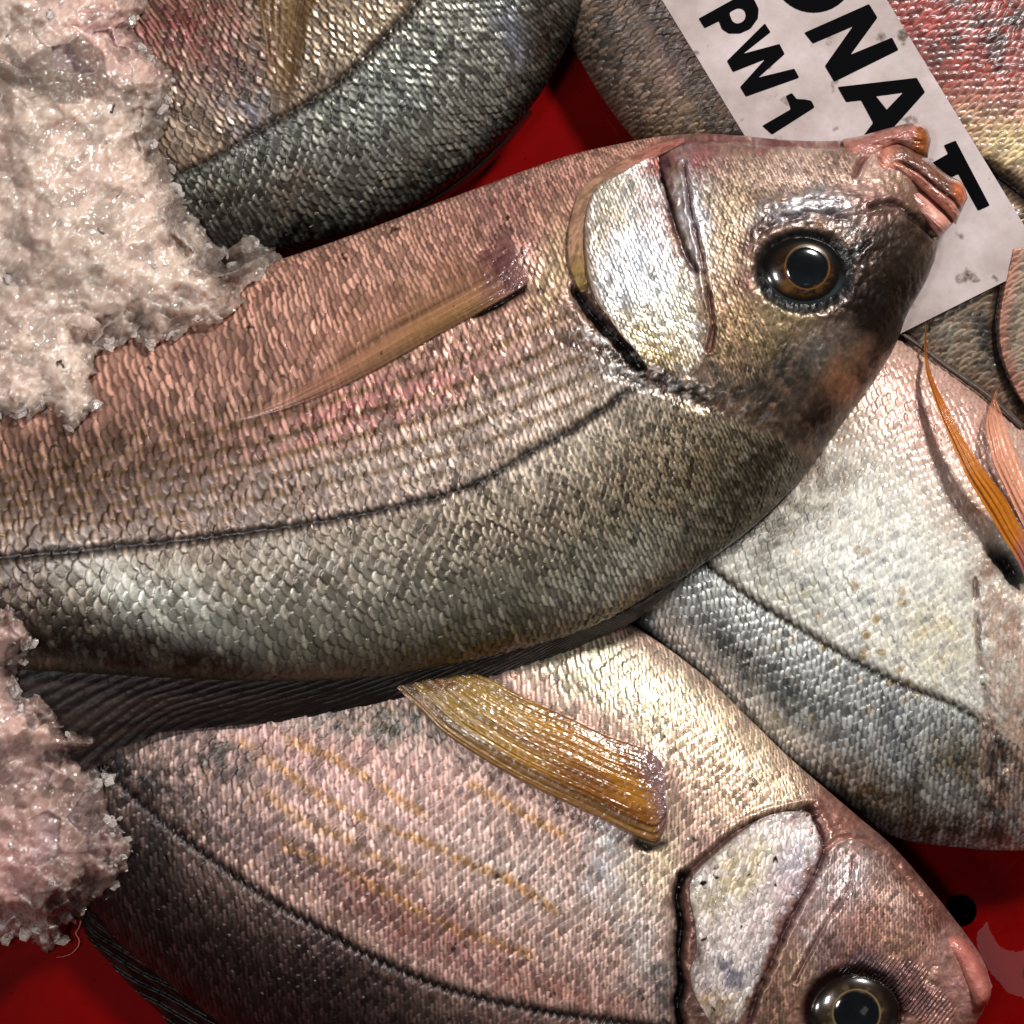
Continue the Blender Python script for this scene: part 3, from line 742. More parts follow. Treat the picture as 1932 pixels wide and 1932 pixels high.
    hc = paint(X, Y, hc, [
        (1600, 1570, 60, 40, 40, (176, 108, 76), .8), (1680, 1640, 90, 40, 50, (134, 76, 54), 1.4), (1760, 1740, 80, 40, 50, (140, 84, 66), 1.3),
        (1590, 1660, 70, 60, -50, (206, 188, 188), 1.2), (1540, 1750, 50, 90, 30, (196, 168, 164), 1.1), (1680, 1700, 70, 40, 50, (200, 160, 140), .9), (1500, 1830, 40, 70, 20, (176, 140, 100), .8),
        (1650, 1760, 90, 50, 40, (186, 130, 108), .7), (1700, 1790, 60, 30, 30, (176, 130, 90), .7), (1640, 1830, 110, 40, 20, (116, 84, 92), .9), (1720, 1870, 60, 50, 40, (104, 58, 58), .9),
        (1790, 1800, 50, 60, 60, (190, 136, 118), .8), (1835, 1850, 40, 60, 40, (204, 140, 130), .9), (1440, 1900, 70, 50, 0, (150, 116, 84), .8), (1330, 1900, 60, 40, 0, (160, 120, 96), .8),
        (1500, 1540, 60, 20, -10, (140, 92, 78), .8), (1360, 1600, 90, 14, -40, (120, 84, 72), .9)])
    hc = hc * (0.65 + 0.7 * fbm(X / 7, Y / 7, 3, 33))[..., None]
    cheek = sm(sdist(X, Y, [(1560, 1600), (1680, 1620), (1780, 1740), (1760, 1800), (1640, 1800), (1520, 1850), (1440, 1990), (1430, 1900), (1490, 1790), (1550, 1680)]), -18, 14)
    c = mixc(c, hc, hm)
    sh = shade * (.7 + .6 * n2) * (1 - hm) + hm * (cheek * shade + 1 - cheek)
    wr = fbm(X / 10, Y / 10, 4, 43) - .5
    comb = np.sin((X * .78 + Y * .62) / 1.15) * sm(sdist(X, Y, [(1560, 1830), (1640, 1800), (1740, 1820), (1800, 1900), (1790, 1960), (1700, 1900), (1640, 1840)]), -8, 8)
    H = h * (1 - hm) + hm * (cheek * h * .8 + (1 - cheek) * 5 * wr + 1.6 * comb)
    H = H - 5 * ll + 4 * np.exp(-(dl / 6) ** 2) * bead * (1 - hm)

    def groove(pts, w, dep, rgb, k=0.9, ridge=0):
        nonlocal H, c, sh
        d = dline(X, Y, curve(pts)) + 9 * (fbm(X / 16, Y / 16, 4, 77) - .5)
        g = np.exp(-(d / w) ** 2)
        H = H - dep * g + ridge * np.exp(-((d - 2.2 * w) / w) ** 2)
        c = mixc(c, lin(*rgb), np.clip(g * k, 0, 1)); sh = sh * (1 - g) + g

    groove([(1290, 1652), (1276, 1690), (1284, 1740), (1278, 1800), (1284, 1860), (1276, 1900), (1290, 1960)], 10, 36, (20, 12, 8), 1.0)  # gill gap, its darkness painted as well as carved
    groove([(1284, 1660), (1330, 1618), (1390, 1568), (1450, 1540), (1530, 1524)], 6, 12, (90, 56, 46), .9, 5)
    groove([(1532, 1530), (1556, 1600), (1528, 1671), (1490, 1735), (1462, 1800), (1424, 1888), (1410, 1950)], 7, 12, (84, 42, 44), .9, 3)
    groove([(1560, 1600), (1590, 1580), (1650, 1592), (1700, 1640), (1750, 1710)], 4, 5, (190, 130, 104), .5, 2)
    groove([(1612, 1620), (1600, 1680), (1560, 1740), (1500, 1850)], 4, 5, (110, 60, 56), .6, 2)
    groove([(1762, 1822), (1752, 1850), (1766, 1862)], 5, 10, (206, 170, 150), .7, 0)
    groove([(1205, 1588), (1228, 1600), (1250, 1592)], 7, 12, (30, 18, 12), .9)  # painted shadow below the pectoral fin's lower edge
    H = H - 24 * blob(X, Y, 1610, 1908, 96, 84, 0, 3) + 8 * fbm(X / 14, Y / 14, 3, 71) * np.exp(-((np.hypot((X - 1610) / 1.12, Y - 1908) - 88) / 14) ** 2)
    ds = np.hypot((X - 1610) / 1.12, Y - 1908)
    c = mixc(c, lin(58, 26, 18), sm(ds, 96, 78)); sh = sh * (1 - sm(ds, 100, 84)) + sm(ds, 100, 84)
    H = H + 14 * blob(X, Y, 1245, 1490, 34, 80, -10, 1.6)
    c = grade(c, 1.2, 1.4, .70) * np.clip(sh, .12, 2.3)[..., None]
    c = mixc(c, lin(20, 12, 9), specks(X, Y, .2, 5.0, 5.5, 70) * .85)
    met = np.clip(.24 + .25 * blob(X, Y, 1300, 1400, 300, 200, 30) + .15 * hm, 0, .5)
    XX, YY, ZZ = b.displaced(H)
    sheet('body', XX, YY, ZZ, c, .35 + .18 * (h3 - .5) + .04 * hm, met, M_SKIN, root, under=b.under)
    hm_ = b.hm
    z0 = float(hm_(np.array([1608.]), np.array([1905.]))[0])
    make_eye(root, 1610, 1910, z0 - 14, 88, 76, 0, 26, (22, 13, 9), (62, 50, 36), 42, (120, 98, 70), px=6, py=2)
    # gill cover
    A = [(1520, 1530), (1476, 1532), (1438, 1542), (1400, 1566), (1352, 1606), (1304, 1652), (1298, 1690), (1308, 1740), (1312, 1790), (1300, 1836), (1310, 1880), (1345, 1940)]
    B = [(1528, 1532), (1540, 1560), (1552, 1596), (1540, 1640), (1522, 1676), (1502, 1710), (1482, 1745), (1468, 1780), (1452, 1820), (1434, 1862), (1414, 1900), (1380, 1950)]

    def zf(X, Y, u, v):
        e = np.minimum(np.minimum(v, (1 - v) * 1.5) * 220, np.minimum(u, 1 - u) * 400)
        h, s_, _ = scale_relief((X * .95 + Y * .3) / 17 + 1.2 * vn(X / 60, Y / 60, 2) + .3 * vn(X / 15, Y / 15, 4), (-X * .3 + Y * .95) / 17 + 1.2 * vn(X / 50, Y / 50, 3) + .3 * vn(X / 14, Y / 14, 4), 17, 29.0, soft=.6, jit=.3, amp=.1, tilt=.14)
        return hm_(X, Y) + 3 + 16 * (1 - v) ** 1.2 + h * .7 * sm(e, 4, 14) + 6 * (fbm(X / 30, Y / 30, 3, 3) - .5) - 26 * sm(e, 4, 0)

    def cf(X, Y, u, v):
        h, s_, _ = scale_relief((X * .95 + Y * .3) / 17 + 1.2 * vn(X / 60, Y / 60, 2) + .3 * vn(X / 15, Y / 15, 4), (-X * .3 + Y * .95) / 17 + 1.2 * vn(X / 50, Y / 50, 3) + .3 * vn(X / 14, Y / 14, 4), 17, 29.0, soft=.6, jit=.3, amp=.1, tilt=.14)
        c = np.zeros(X.shape + (3,)) + lin(220, 208, 202)
        c = paint(X, Y, c, [(1470, 1700, 60, 110, 30, (196, 168, 168), .7), (1330, 1760, 20, 90, 0, (170, 150, 140), .6), (1400, 1640, 70, 40, -40, (206, 186, 146), .8), (1340, 1700, 40, 40, 0, (170, 156, 120), .6), (1380, 1840, 60, 30, -20, (120, 116, 130), .7),
                            (1500, 1620, 30, 60, 20, (190, 176, 184), .7), (1350, 1900, 90, 40, 0, (160, 130, 100), .9), (1500, 1545, 40, 12, 0, (150, 96, 100), .8), (1310, 1820, 14, 40, 0, (110, 90, 80), .6)])
        c = c * (1.15 * s_ ** .9 * (.65 + .7 * fbm(X / 12, Y / 12, 3, 19)))[..., None]
        c = mixc(c, lin(20, 14, 10), specks(X, Y, .5, 15.0, 3.5, 50))
        c = mixc(c, lin(104, 84, 78), sm(v + .05 * (fbm(X / 10, Y / 10, 3, 2) - .5), .09, .02) * .8)
        return mixc(c, lin(140, 110, 124), sm(v, .86, 1.0) * .7)
    strip('gill_cover', A, B, 280, 130, zf, cf, M_FIN, root, met=.22, rgh=.34, alpha=lambda X, Y, u, v: np.clip(sm(v + .22 * (fbm(X / 12, Y / 12, 3, 4) - .5), .98, .86) * sm(u + .06 * (fbm(X / 12, Y / 12, 3, 4) - .5), .99, .93) * sm(u, .0, .04), .0, 1))
    # pectoral fin
    A = [(1256, 1476), (1250, 1440), (1228, 1416), (1190, 1399), (1144, 1384), (1077, 1352), (1020, 1328), (977, 1308), (930, 1284), (880, 1262)]
    B = [(1258, 1510), (1258, 1556), (1240, 1588), (1208, 1583), (1160, 1560), (1111, 1535), (977, 1471), (844, 1388), (787, 1334), (740, 1290)]

    def zf(X, Y, u, v):
        return hm_(X, Y) + 10 + 16 * np.sin(np.pi * np.clip(v, 0, 1)) ** .6 * (1 - .5 * u) + 10 * u + 7 * v + (.9 * (fbm(v * 40, u * 4, 3, 14) - .5) * 4) * sm(u, .2, .45) + 7 * (fbm(X / 14, Y / 14, 4, 12) - .5) * sm(u, .4, .2) + 1.5 * fbm(X / 7, Y / 7, 2, 2) - 20 * sm(np.minimum(v, 1 - v), .03, 0) * sm(u, 1, .3) - 16 * sm(u, .03, 0)

    def cf(X, Y, u, v):
        fb = fbm(v * 60, u * 5, 3, 25) * sm(u, .1, .35) + fbm(X / 9, Y / 9, 4, 26) * sm(u, .35, .1)
        c = np.zeros(X.shape + (3,)) + lin(160, 104, 26)
        c = mixc(c, lin(150, 122, 40), sm(u, .5, .85) * .7)
        c = mixc(c, lin(110, 60, 20), sm(fbm(u * 6, v * 4, 2, 4), .4, .7) * .7)
        c = mixc(c, lin(124, 92, 92), sm(u + .12 * (fb - .5) + .1 * (v - .5), .33, .16)); c = mixc(c, lin(214, 182, 150), sm(u, .12, .02) * .8)
        c = mixc(c, lin(160, 118, 70), sm(v, .80, .88) * .7 * sm(u, .2, .3))
        c = mixc(c, lin(50, 28, 10), np.exp(-((v - .82) / .015) ** 2) * .8 + np.exp(-((v - .9) / .012) ** 2) * .6)
        return c * (.32 + .95 * fb)[..., None]
    strip('pectoral_fin', A, B, 330, 120, zf, cf, M_FIN, root, rgh=.28, met=.05, alpha=lambda X, Y, u, v: sm(u + .08 * (fbm(X / 12, Y / 12, 4, 6) - .5) + .06 * sm(v, .6, 1), .02, .14) * (1 - .35 * sm(u, .7, 1) - .4 * sm(np.abs(v - .86), .05, .02) * sm(u, .2, .4)))
    # black dorsal fin folded under the back
    A = [(120, 1672), (160, 1708), (200, 1748), (233, 1781), (285, 1828), (333, 1868), (400, 1925), (470, 1980)]
    B = [(110, 1690), (147, 1724), (165, 1770), (205, 1815), (247, 1862), (292, 1902), (335, 1950), (400, 2010)]

    def zf(X, Y, u, v):
        a = (v * 2.5 + u * 6) % 1.0
        return 86 - 50 * v + 10 * sm(np.abs(a - .5), .5, .1) + 4 * fbm(X / 8, Y / 8, 2, 3)
    strip('dorsal_fin', A, B, 200, 34, zf, lambda X, Y, u, v: mixc(np.zeros(X.shape + (3,)) + lin(14, 10, 9), lin(56, 36, 32), sm(fbm(v * 12, u * 8, 3, 8), .5, .7) * .6), M_DARKFIN, root, rgh=.4)
    # lips
    def zl(z0, bulge):
        return lambda X, Y, u, v: z0 - 40 + (bulge + 40) * profile(v, 2.4, .5) * profile(.06 + .94 * u * .999, 4, .5) + 2 * fbm(X / 8, Y / 8, 3, 3)
    strip('upper_lip', [(1770, 1760), (1806, 1762), (1836, 1790), (1860, 1836), (1870, 1870), (1862, 1896)], [(1776, 1800), (1800, 1816), (1812, 1846), (1826, 1876), (1838, 1896), (1850, 1900)], 90, 50, zl(190, 26),
          lambda X, Y, u, v: mixc(np.zeros(X.shape + (3,)) + lin(196, 128, 118), lin(170, 96, 84), fbm(X / 14, Y / 14, 3, 5)), M_SOFT, root, rgh=.28)
    strip('lower_jaw', [(1752, 1812), (1778, 1822), (1800, 1850), (1816, 1880), (1824, 1905), (1820, 1930)], [(1754, 1850), (1764, 1880), (1776, 1910), (1788, 1940), (1796, 1960), (1806, 1950)], 90, 50, zl(172, 22),
          lambda X, Y, u, v: mixc(np.zeros(X.shape + (3,)) + lin(130, 80, 64), lin(70, 36, 30), fbm(X / 12, Y / 12, 3, 5)), M_SOFT, root, rgh=.3)
    return b


# =================================================================== RIGHT FISH
def right_fish():
    root = fish('pale cream sea bream at the right edge with two upright orange fins', 1600, 1200)
    S = [(2250, 1250, 2250, 1350, 90, 90, 20), (2180, 1080, 2170, 1480, 110, 90, 100), (2080, 940, 2050, 1570, 140, 90, 140), (1990, 858, 1930, 1603, 160, 90, 160),
         (1900, 787, 1800, 1598, 170, 90, 168), (1810, 716, 1690, 1580, 172, 90, 170), (1720, 655, 1590, 1535, 172, 90, 170), (1640, 600, 1490, 1480, 165, 90, 165),
         (1550, 550, 1400, 1400, 155, 90, 155), (1460, 510, 1310, 1310, 140, 90, 145), (1370, 480, 1220, 1215, 130, 90, 135), (1280, 460, 1130, 1130, 120, 85, 120), (1190, 450, 1040, 1040, 110, 80, 100)]
    pit = [12, 13, 14, 16, 18.5, 20, 21, 21, 21, 20, 20, 20, 20]
    lat = ([0, 2, 3, 4, 5, 6, 7, 8, 9, 12], [.62, .62, .64, .655, .668, .68, .69, .70, .70, .68])
    b = Body(S, nv=430, pitch=pit, lat=lat, bf=1.02)
    X, Y, v, t = b.X, b.Y, b.v, b.t
    LL = curve([(1200, 960), (1280, 1020), (1350, 1078), (1420, 1130), (1500, 1180), (1600, 1240), (1700, 1290), (1800, 1330), (1868, 1372)], 40)
    dl = dline(X, Y, LL)
    side = np.where(inside(X, Y, LL + [(2400, 1700), (2400, 2500), (600, 2500), (600, 900)]), 1.0, 0.0)
    h, shade, (T, R, Bd, h1, h2, h3) = scale_relief(b.a, b.b, b.pt[:, None], 3.0, amp=0.12, tilt=0.09, jit=.16, soft=.75 - .65 * side)
    h = h * b.rel; shade = .72 + (shade - .72) * b.rel
    n1 = fbm(X / 60, Y / 60, 4, 22); n2 = fbm(X / 20, Y / 20, 3, 28)
    c = np.zeros(X.shape + (3,)) + lin(216, 210, 194)
    c = mixc(c, lin(196, 140, 118), sm(v, .36, .08) * (.7 + .3 * n1))
    c = mixc(c, lin(176, 182, 182), side * .75)
    c = paint(X, Y, c, [
        (1650, 1120, 220, 130, 30, (232, 230, 216), .9), (1500, 1100, 120, 60, 30, (186, 184, 160), .8), (1560, 860, 50, 160, 40, (158, 130, 100), .8), (1480, 980, 40, 130, 45, (130, 118, 92), .8),  # darker band beside the middle fish: its cast shadow painted in
        (1760, 790, 80, 50, 30, (200, 136, 112), .8), (1840, 960, 60, 60, 30, (196, 140, 100), .8), (1760, 1200, 90, 70, 30, (226, 210, 160), .7), (1860, 1100, 30, 60, 0, (160, 116, 84), .8),
        (1500, 1330, 120, 36, 35, (120, 126, 124), .7), (1380, 1230, 110, 40, 40, (96, 100, 98), .8), (1650, 1500, 180, 40, 20, (116, 100, 56), .9), (1800, 1560, 160, 36, 6, (92, 72, 44), .9), (1820, 1440, 80, 60, 20, (140, 122, 84), .8),
        (1680, 1370, 30, 80, -10, (120, 122, 128), .6), (1880, 1480, 30, 110, -5, (110, 84, 66), .8), (1930, 1400, 40, 120, 0, (150, 96, 56), .9), (1900, 1200, 40, 80, 0, (186, 140, 110), .8), (1730, 1480, 20, 60, -10, (70, 60, 50), .5)])
    f1, f2, idd = worley(X / 24, Y / 24, 7)
    c = mixc(c, lin(176, 140, 50), sm(idd, .80, .9) * sm(f1, .5, .25) * blob(X, Y, 1640, 1200, 220, 160, 40) * .8)
    c = mixc(c, lin(130, 134, 140), sm(idd, .5, .2) * sm(f1, .6, .2) * blob(X, Y, 1620, 1130, 260, 200, 40) * .55)
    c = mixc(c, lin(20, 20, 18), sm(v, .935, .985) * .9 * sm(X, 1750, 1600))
    bead = .5 + .5 * np.sin(b.a * 2 * np.pi)
    ll = np.exp(-(dl / 8) ** 2)
    c = mixc(c, lin(62, 48, 30), np.clip(ll, 0, 1) * .9)
    sh = shade * (.75 + .5 * n2)
    ex = sm(X, 1835, 1860) * sm(Y, 1080, 1120)
    H = h * (1 - .55 * ex) + ex * 6 * (fbm(X / 12, Y / 18, 4, 9) - .5) - 5 * ll + 4 * np.exp(-(dl / 5) ** 2) * bead
    # the flap edge at the gill
    d = dline(X, Y, curve([(1836, 1080), (1842, 1150), (1846, 1230), (1856, 1300), (1872, 1370), (1896, 1448), (1892, 1520), (1906, 1590)]))
    g = np.exp(-(d / 6) ** 2)
    H = H - 6 * g * sm(fbm(X / 20, Y / 20, 3, 5), .35, .6) + 8 * sm(X - 1850 - (Y - 1230) * .12, 0, 24) * sm(Y, 1080, 1140) * .6
    c = mixc(c, lin(110, 84, 70), g * .7 * sm(fbm(X / 20, Y / 20, 3, 5), .3, .6))
    c = mixc(c, lin(196, 160, 136), ex * sm(fbm(X / 18, Y / 26, 4, 6), .4, .6) * .7)
    wx_ = X + 22 * (fbm(X / 18, Y / 18, 3, 12) - .5)
    H = H - 40 * blob(wx_, Y, 1906, 1070, 20, 50, -38, 1.6)
    c = mixc(c, lin(22, 12, 8), blob(wx_, Y, 1906, 1070, 24, 54, -38, 1.6))  # dark hollow under the fin base, shade put into the colour
    c = grade(c, 1.12, 1.2, .66) * np.clip(sh ** (.6 + .4 * side), .15, 1.8)[..., None]
    c = mixc(c, lin(20, 12, 9), specks(X, Y, .12, 5.5, 4.0, 70) * .8)
    XX, YY, ZZ = b.displaced(H)
    sheet('body', XX, YY, ZZ, c, .34 + .18 * (h3 - .5), np.clip(.2 + .35 * side, 0, .6), M_SKIN, root, under=b.under)
    hm_ = b.hm

    def fin(A, B, base, tipc, lift, alpha, seed):
        def zf(X, Y, u, v):
            return hm_(np.minimum(X, 1925), Y).clip(150) + 6 + lift * np.sin(np.pi * np.clip(u, 0, 1)) ** .8 + 26 * u + 6 * np.sin(np.pi * v) + 1.6 * np.sin(v * 26 + seed)

        def cf(X, Y, u, v):
            c = np.zeros(X.shape + (3,)) + lin(*base)
            c = mixc(c, lin(*tipc), sm(u, .5, 1))
            c = mixc(c, lin(140, 90, 100), sm(u, .16, .02))
            return c * (.55 + .9 * fbm(v * 16, u * 3, 3, seed))[..., None]
        strip('pectoral_fin' if seed == 1 else 'pelvic_fin', A, B, 260, 40, zf, cf, M_FIN, root, alpha=alpha, rgh=.3, met=.02)
    fin([(1936, 1100), (1921, 1061), (1895, 1018), (1871, 977), (1846, 936), (1821, 894), (1795, 836), (1771, 777), (1755, 730), (1746, 694), (1744, 640), (1750, 590), (1748, 556)],
        [(1960, 1040), (1936, 1010), (1916, 977), (1903, 950), (1888, 927), (1863, 895), (1838, 858), (1808, 810), (1783, 761), (1764, 722), (1752, 685), (1748, 640), (1753, 590), (1750, 556)][0:13],
        (176, 104, 30), (150, 78, 22), 44, lambda X, Y, u, v: np.clip(1.0 - .15 * sm(u, .6, 1), 0, 1) + 0 * X, 1)
    fin([(1960, 1050), (1925, 980), (1898, 921), (1884, 893), (1874, 868), (1866, 836), (1861, 804), (1866, 770), (1876, 742), (1888, 722)],
        [(1990, 980), (1960, 940), (1934, 900), (1920, 864), (1905, 827), (1896, 796), (1886, 770), (1880, 756), (1882, 738), (1890, 722)],
        (206, 140, 110), (190, 112, 66), 34, lambda X, Y, u, v: np.clip(.8 - .25 * sm(u, .3, .8) + .25 * np.cos(v * 25), .2, 1), 2)
    # fin spine lying along the belly edge
    strip('anal_fin', [(1695, 618), (1740, 650), (1800, 694), (1850, 728), (1880, 750), (1932, 800)], [(1690, 626), (1735, 658), (1795, 704), (1846, 740), (1872, 764), (1926, 812)], 160, 12,
          lambda X, Y, u, v: 196 + 8 * np.sin(np.pi * v) - 0 * X, lambda X, Y, u, v: mixc(np.zeros(X.shape + (3,)) + lin(70, 60, 54), lin(16, 13, 12), sm(v, .5, 1)) * (.6 + .8 * fbm(u * 50, v * 2, 2, 3))[..., None], M_FIN, root, rgh=.3)
    return b


# =================================================================== UPPER LEFT FISH
def upper_left_fish():
    root = fish('dark grey sea bream at the top left, partly buried by crushed ice', 700, 150)
    S = [(1000, -760, 1100, -720, 90, 90, 20), (880, -700, 1170, -480, 100, 90, 100), (740, -620, 1185, -260, 110, 90, 130), (620, -540, 1158, -100, 110, 90, 150),
         (520, -470, 1112, 0, 110, 90, 160), (430, -400, 1065, 98, 110, 90, 160), (350, -320, 1010, 192, 110, 90, 160), (270, -240, 945, 266, 110, 90, 160),
         (200, -160, 870, 334, 110, 90, 160), (130, -80, 780, 392, 110, 90, 158), (70, 0, 690, 434, 110, 90, 155), (10, 80, 600, 463, 110, 90, 150),
         (-50, 150, 500, 482, 110, 90, 145), (-110, 220, 400, 496, 110, 90, 140), (-170, 300, 290, 512, 110, 90, 130), (-230, 380, 180, 540, 100, 90, 120)]
    S2 = []
    for k, q in enumerate(S):
        an = np.interp(k, [0, 4, 8, 12, 15], [34, 42, 51, 61, 66]); L_ = np.interp(k, [0, 1, 3, 15], [80, 500, 740, 640])
        S2.append((q[2] - L_ * math.cos(math.radians(an)), q[3] - L_ * math.sin(math.radians(an))) + tuple(q[2:]))
    S = S2
    b = Body(S, nv=400, pitch=[13, 13, 13, 13.5, 14, 15, 16, 17, 18, 19, 20, 20, 21, 21, 21, 21], lat=([0, 15], [.6, .6]))
    X, Y, v, t = b.X, b.Y, b.v, b.t
    LL = curve([(280, 350), (327, 333), (400, 300), (500, 240), (570, 200), (633, 160), (694, 103), (740, 55), (790, 0), (820, -60), (860, -200)], 40)
    dl = dline(X, Y, LL)
    side = np.where(inside(X, Y, LL + [(1400, -300), (1400, 900), (0, 900)]), 1.0, 0.0)
    h, shade, (T, R, Bd, h1, h2, h3) = scale_relief(b.a, b.b, b.pt[:, None], 4.0, amp=0.20, tilt=0.20)
    h = h * b.rel; shade = .72 + (shade - .72) * b.rel
    n1 = fbm(X / 60, Y / 60, 4, 32); n2 = fbm(X / 20, Y / 20, 3, 38)
    c = np.zeros(X.shape + (3,)) + lin(136, 116, 96)
    c = mixc(c, lin(122, 124, 116), side * .9)
    c = paint(X, Y, c, [(340, 60, 120, 80, -20, (140, 74, 66), .9), (430, 140, 100, 60, -30, (120, 84, 74), .7), (480, 215, 60, 50, 0, (116, 112, 122), .6), (700, 40, 120, 50, -40, (150, 132, 104), .8),
                        (820, 160, 130, 70, -55, (140, 140, 128), .8), (960, 60, 30, 60, -15, (150, 152, 168), .8), (1040, 70, 60, 90, 20, (72, 56, 44), .9), (980, 200, 40, 60, 40, (70, 62, 50), .7),
                        (800, 340, 140, 30, -28, (84, 78, 62), .8), (520, 400, 160, 50, -10, (96, 94, 82), .8), (560, 440, 160, 24, -5, (50, 47, 41), .9), (420, 360, 80, 40, -20, (84, 76, 60), .7),
                        (560, 350, 40, 40, 0, (120, 92, 76), .6), (740, 200, 100, 90, -40, (118, 122, 116), .6), (380, 430, 80, 40, 0, (50, 44, 38), .8)])
    c = mixc(c, lin(34, 32, 29), sm(v, .95, .99) * .9)
    ll = np.exp(-(dl / 9) ** 2)
    c = mixc(c, lin(44, 34, 24), ll * .8)
    c = grade(c, .92, 1.25, .85) * np.clip(shade * (.7 + .6 * n2), .10, 2.4)[..., None]
    XX, YY, ZZ = b.displaced(h - 4 * ll)
    sheet('body', XX, YY, ZZ, c, .32 + .18 * (h3 - .5), .30 + .25 * side, M_SKIN, root, under=b.under)
    hm_ = b.hm
    A = [(486, -120), (484, -40), (488, 20), (498, 80), (506, 140), (512, 190), (520, 230), (527, 268)]
    B = [(640, -120), (612, -40), (590, 20), (575, 80), (564, 140), (552, 190), (542, 235), (533, 272)]
    strip('pectoral_fin', A, B, 220, 70, lambda X, Y, u, v: hm_(X, Y) + 9 + 10 * np.sin(np.pi * v) + 1.4 * np.sin(v * 50),
          lambda X, Y, u, v: mixc(np.zeros(X.shape + (3,)) + lin(132, 96, 44), lin(70, 48, 22), sm(v, .55, .75) * .8) * (.5 + fbm(v * 34, u * 4, 3, 5))[..., None], M_FIN, root,
          alpha=lambda X, Y, u, v: np.clip(.30 + .25 * sm(v, .5, .7) - .45 * sm(u, .55, 1.0) + .25 * (fbm(v * 30, u * 3, 3, 15) - .5), .05, 1), rgh=.3)
    # dark fin edge and loose spine along the back
    A = [(1000, 205), (945, 270), (870, 338), (790, 390), (700, 434), (610, 462), (520, 478)]
    B = [(1006, 214), (952, 280), (878, 349), (796, 401), (706, 446), (612, 474), (520, 490)]
    strip('dorsal_fin', A, B, 220, 14, lambda X, Y, u, v: 104 - 30 * v + 6 * np.sin(np.pi * v), lambda X, Y, u, v: np.zeros(X.shape + (3,)) + lin(28, 26, 24), M_FIN, root, rgh=.25)
    return b


# =================================================================== UPPER RIGHT FISH
def upper_right_fish():
    root = fish('rosy brown sea bream at the top right lying under the printed label', 1600, 200)
    S = [(2250, 880, 2160, 950, 60, 60, 20), (2290, 780, 2050, 945, 60, 60, 80), (2300, 640, 1910, 890, 60, 60, 115), (2285, 470, 1765, 802, 60, 60, 130), (2240, 310, 1632, 700, 60, 60, 138),
         (2175, 150, 1512, 590, 60, 60, 140), (2095, 0, 1396, 478, 60, 60, 140), (2005, -130, 1290, 368, 60, 60, 140), (1905, -250, 1190, 256, 60, 60, 140), (1835, -330, 1133, 180, 60, 60, 140),
         (1765, -400, 1082, 95, 60, 60, 138), (1690, -470, 1022, 0, 60, 60, 135), (1530, -590, 900, -160, 60, 60, 125), (1400, -700, 800, -300, 60, 60, 110)]
    b = Body(S, nv=560, bf=1.6, pitch=[15, 15, 16, 16, 17, 17, 17, 17.5, 18, 18, 18, 18, 18, 18], lat=([0, 13], [.6, .6]))
    X, Y, v, t = b.X, b.Y, b.v, b.t
    h, shade, (T, R, Bd, h1, h2, h3) = scale_relief(b.a, b.b, b.pt[:, None], 5.0, amp=0.12, tilt=0.12)
    h = h * b.rel; shade = .72 + (shade - .72) * b.rel
    n1 = fbm(X / 60, Y / 60, 4, 42); n2 = fbm(X / 20, Y / 20, 3, 48)
    c = np.zeros(X.shape + (3,)) + lin(150, 126, 106)
    c = paint(X, Y, c, [(1180, 120, 130, 120, 0, (132, 112, 98), .8), (1130, 60, 60, 90, 0, (92, 84, 74), .8), (1270, 60, 60, 120, 0, (140, 104, 96), .6), (1260, 240, 130, 50, 0, (136, 110, 84), .7),
                        (1780, 20, 170, 120, 30, (120, 50, 42), 2.6), (1890, 60, 130, 100, 20, (78, 28, 24), 2.6), (1740, 110, 60, 50, 30, (170, 92, 78), .8), (1900, 180, 90, 50, 30, (186, 126, 102), .85),
                        (1900, 265, 90, 50, 20, (206, 184, 130), .9), (1840, 240, 50, 40, 40, (190, 150, 116), .7), (1800, 640, 90, 70, 0, (150, 140, 120), .8), (1860, 640, 20, 70, -10, (50, 40, 34), .9)])
    gill = [(1905, 470), (1890, 540), (1880, 600), (1884, 660), (1905, 720), (1940, 780)]
    d = dline(X, Y, curve(gill))
    right = np.where(inside(X, Y, gill + [(2400, 900), (2400, 400)]), 1.0, 0.0)
    c = mixc(c, lin(158, 144, 128), right)
    c = mixc(c, lin(186, 130, 112), np.exp(-((d - 12) / 14) ** 2) * right * .7)
    c = mixc(c, lin(36, 26, 22), np.exp(-(d / 16) ** 2) * (1 - right) * .9)  # shade of the gap at the gill edge painted in
    sh = np.clip(shade * (.7 + .6 * n2), .15, 1.9)
    c = mixc(c, lin(150, 62, 50), sm(X + .35 * (200 - Y), 1640, 1740) * sm(Y, 260, 120) * (.6 + .4 * n1))
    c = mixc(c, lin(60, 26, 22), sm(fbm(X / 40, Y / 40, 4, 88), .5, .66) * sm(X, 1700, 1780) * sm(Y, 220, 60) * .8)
    c = grade(c, .72, 1.3, 1.0) * (sh * (1 - .15 * right) + .15 * right)[..., None]
    H = h * (1 - .2 * right) + 16 * right * sm(d, 0, 8) - 10 * np.exp(-(d / 10) ** 2) * (1 - right)
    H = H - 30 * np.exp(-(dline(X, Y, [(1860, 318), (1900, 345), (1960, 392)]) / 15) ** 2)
    c = mixc(c, lin(20, 14, 10), np.exp(-(dline(X, Y, [(1850, 315), (1900, 348), (1960, 395)]) / 16) ** 2))  # dark shadow line painted across the flank
    c = mixc(c, lin(20, 12, 9), specks(X, Y, .3, 7.5, 5.0, 60) * .8)
    XX, YY, ZZ = b.displaced(H)
    sheet('body', XX, YY, ZZ, c, .46 + .18 * (h3 - .5), .1, M_SKIN, root, under=b.under)
    return b

from mathutils.geometry import tessellate_polygon
from mathutils import Vector


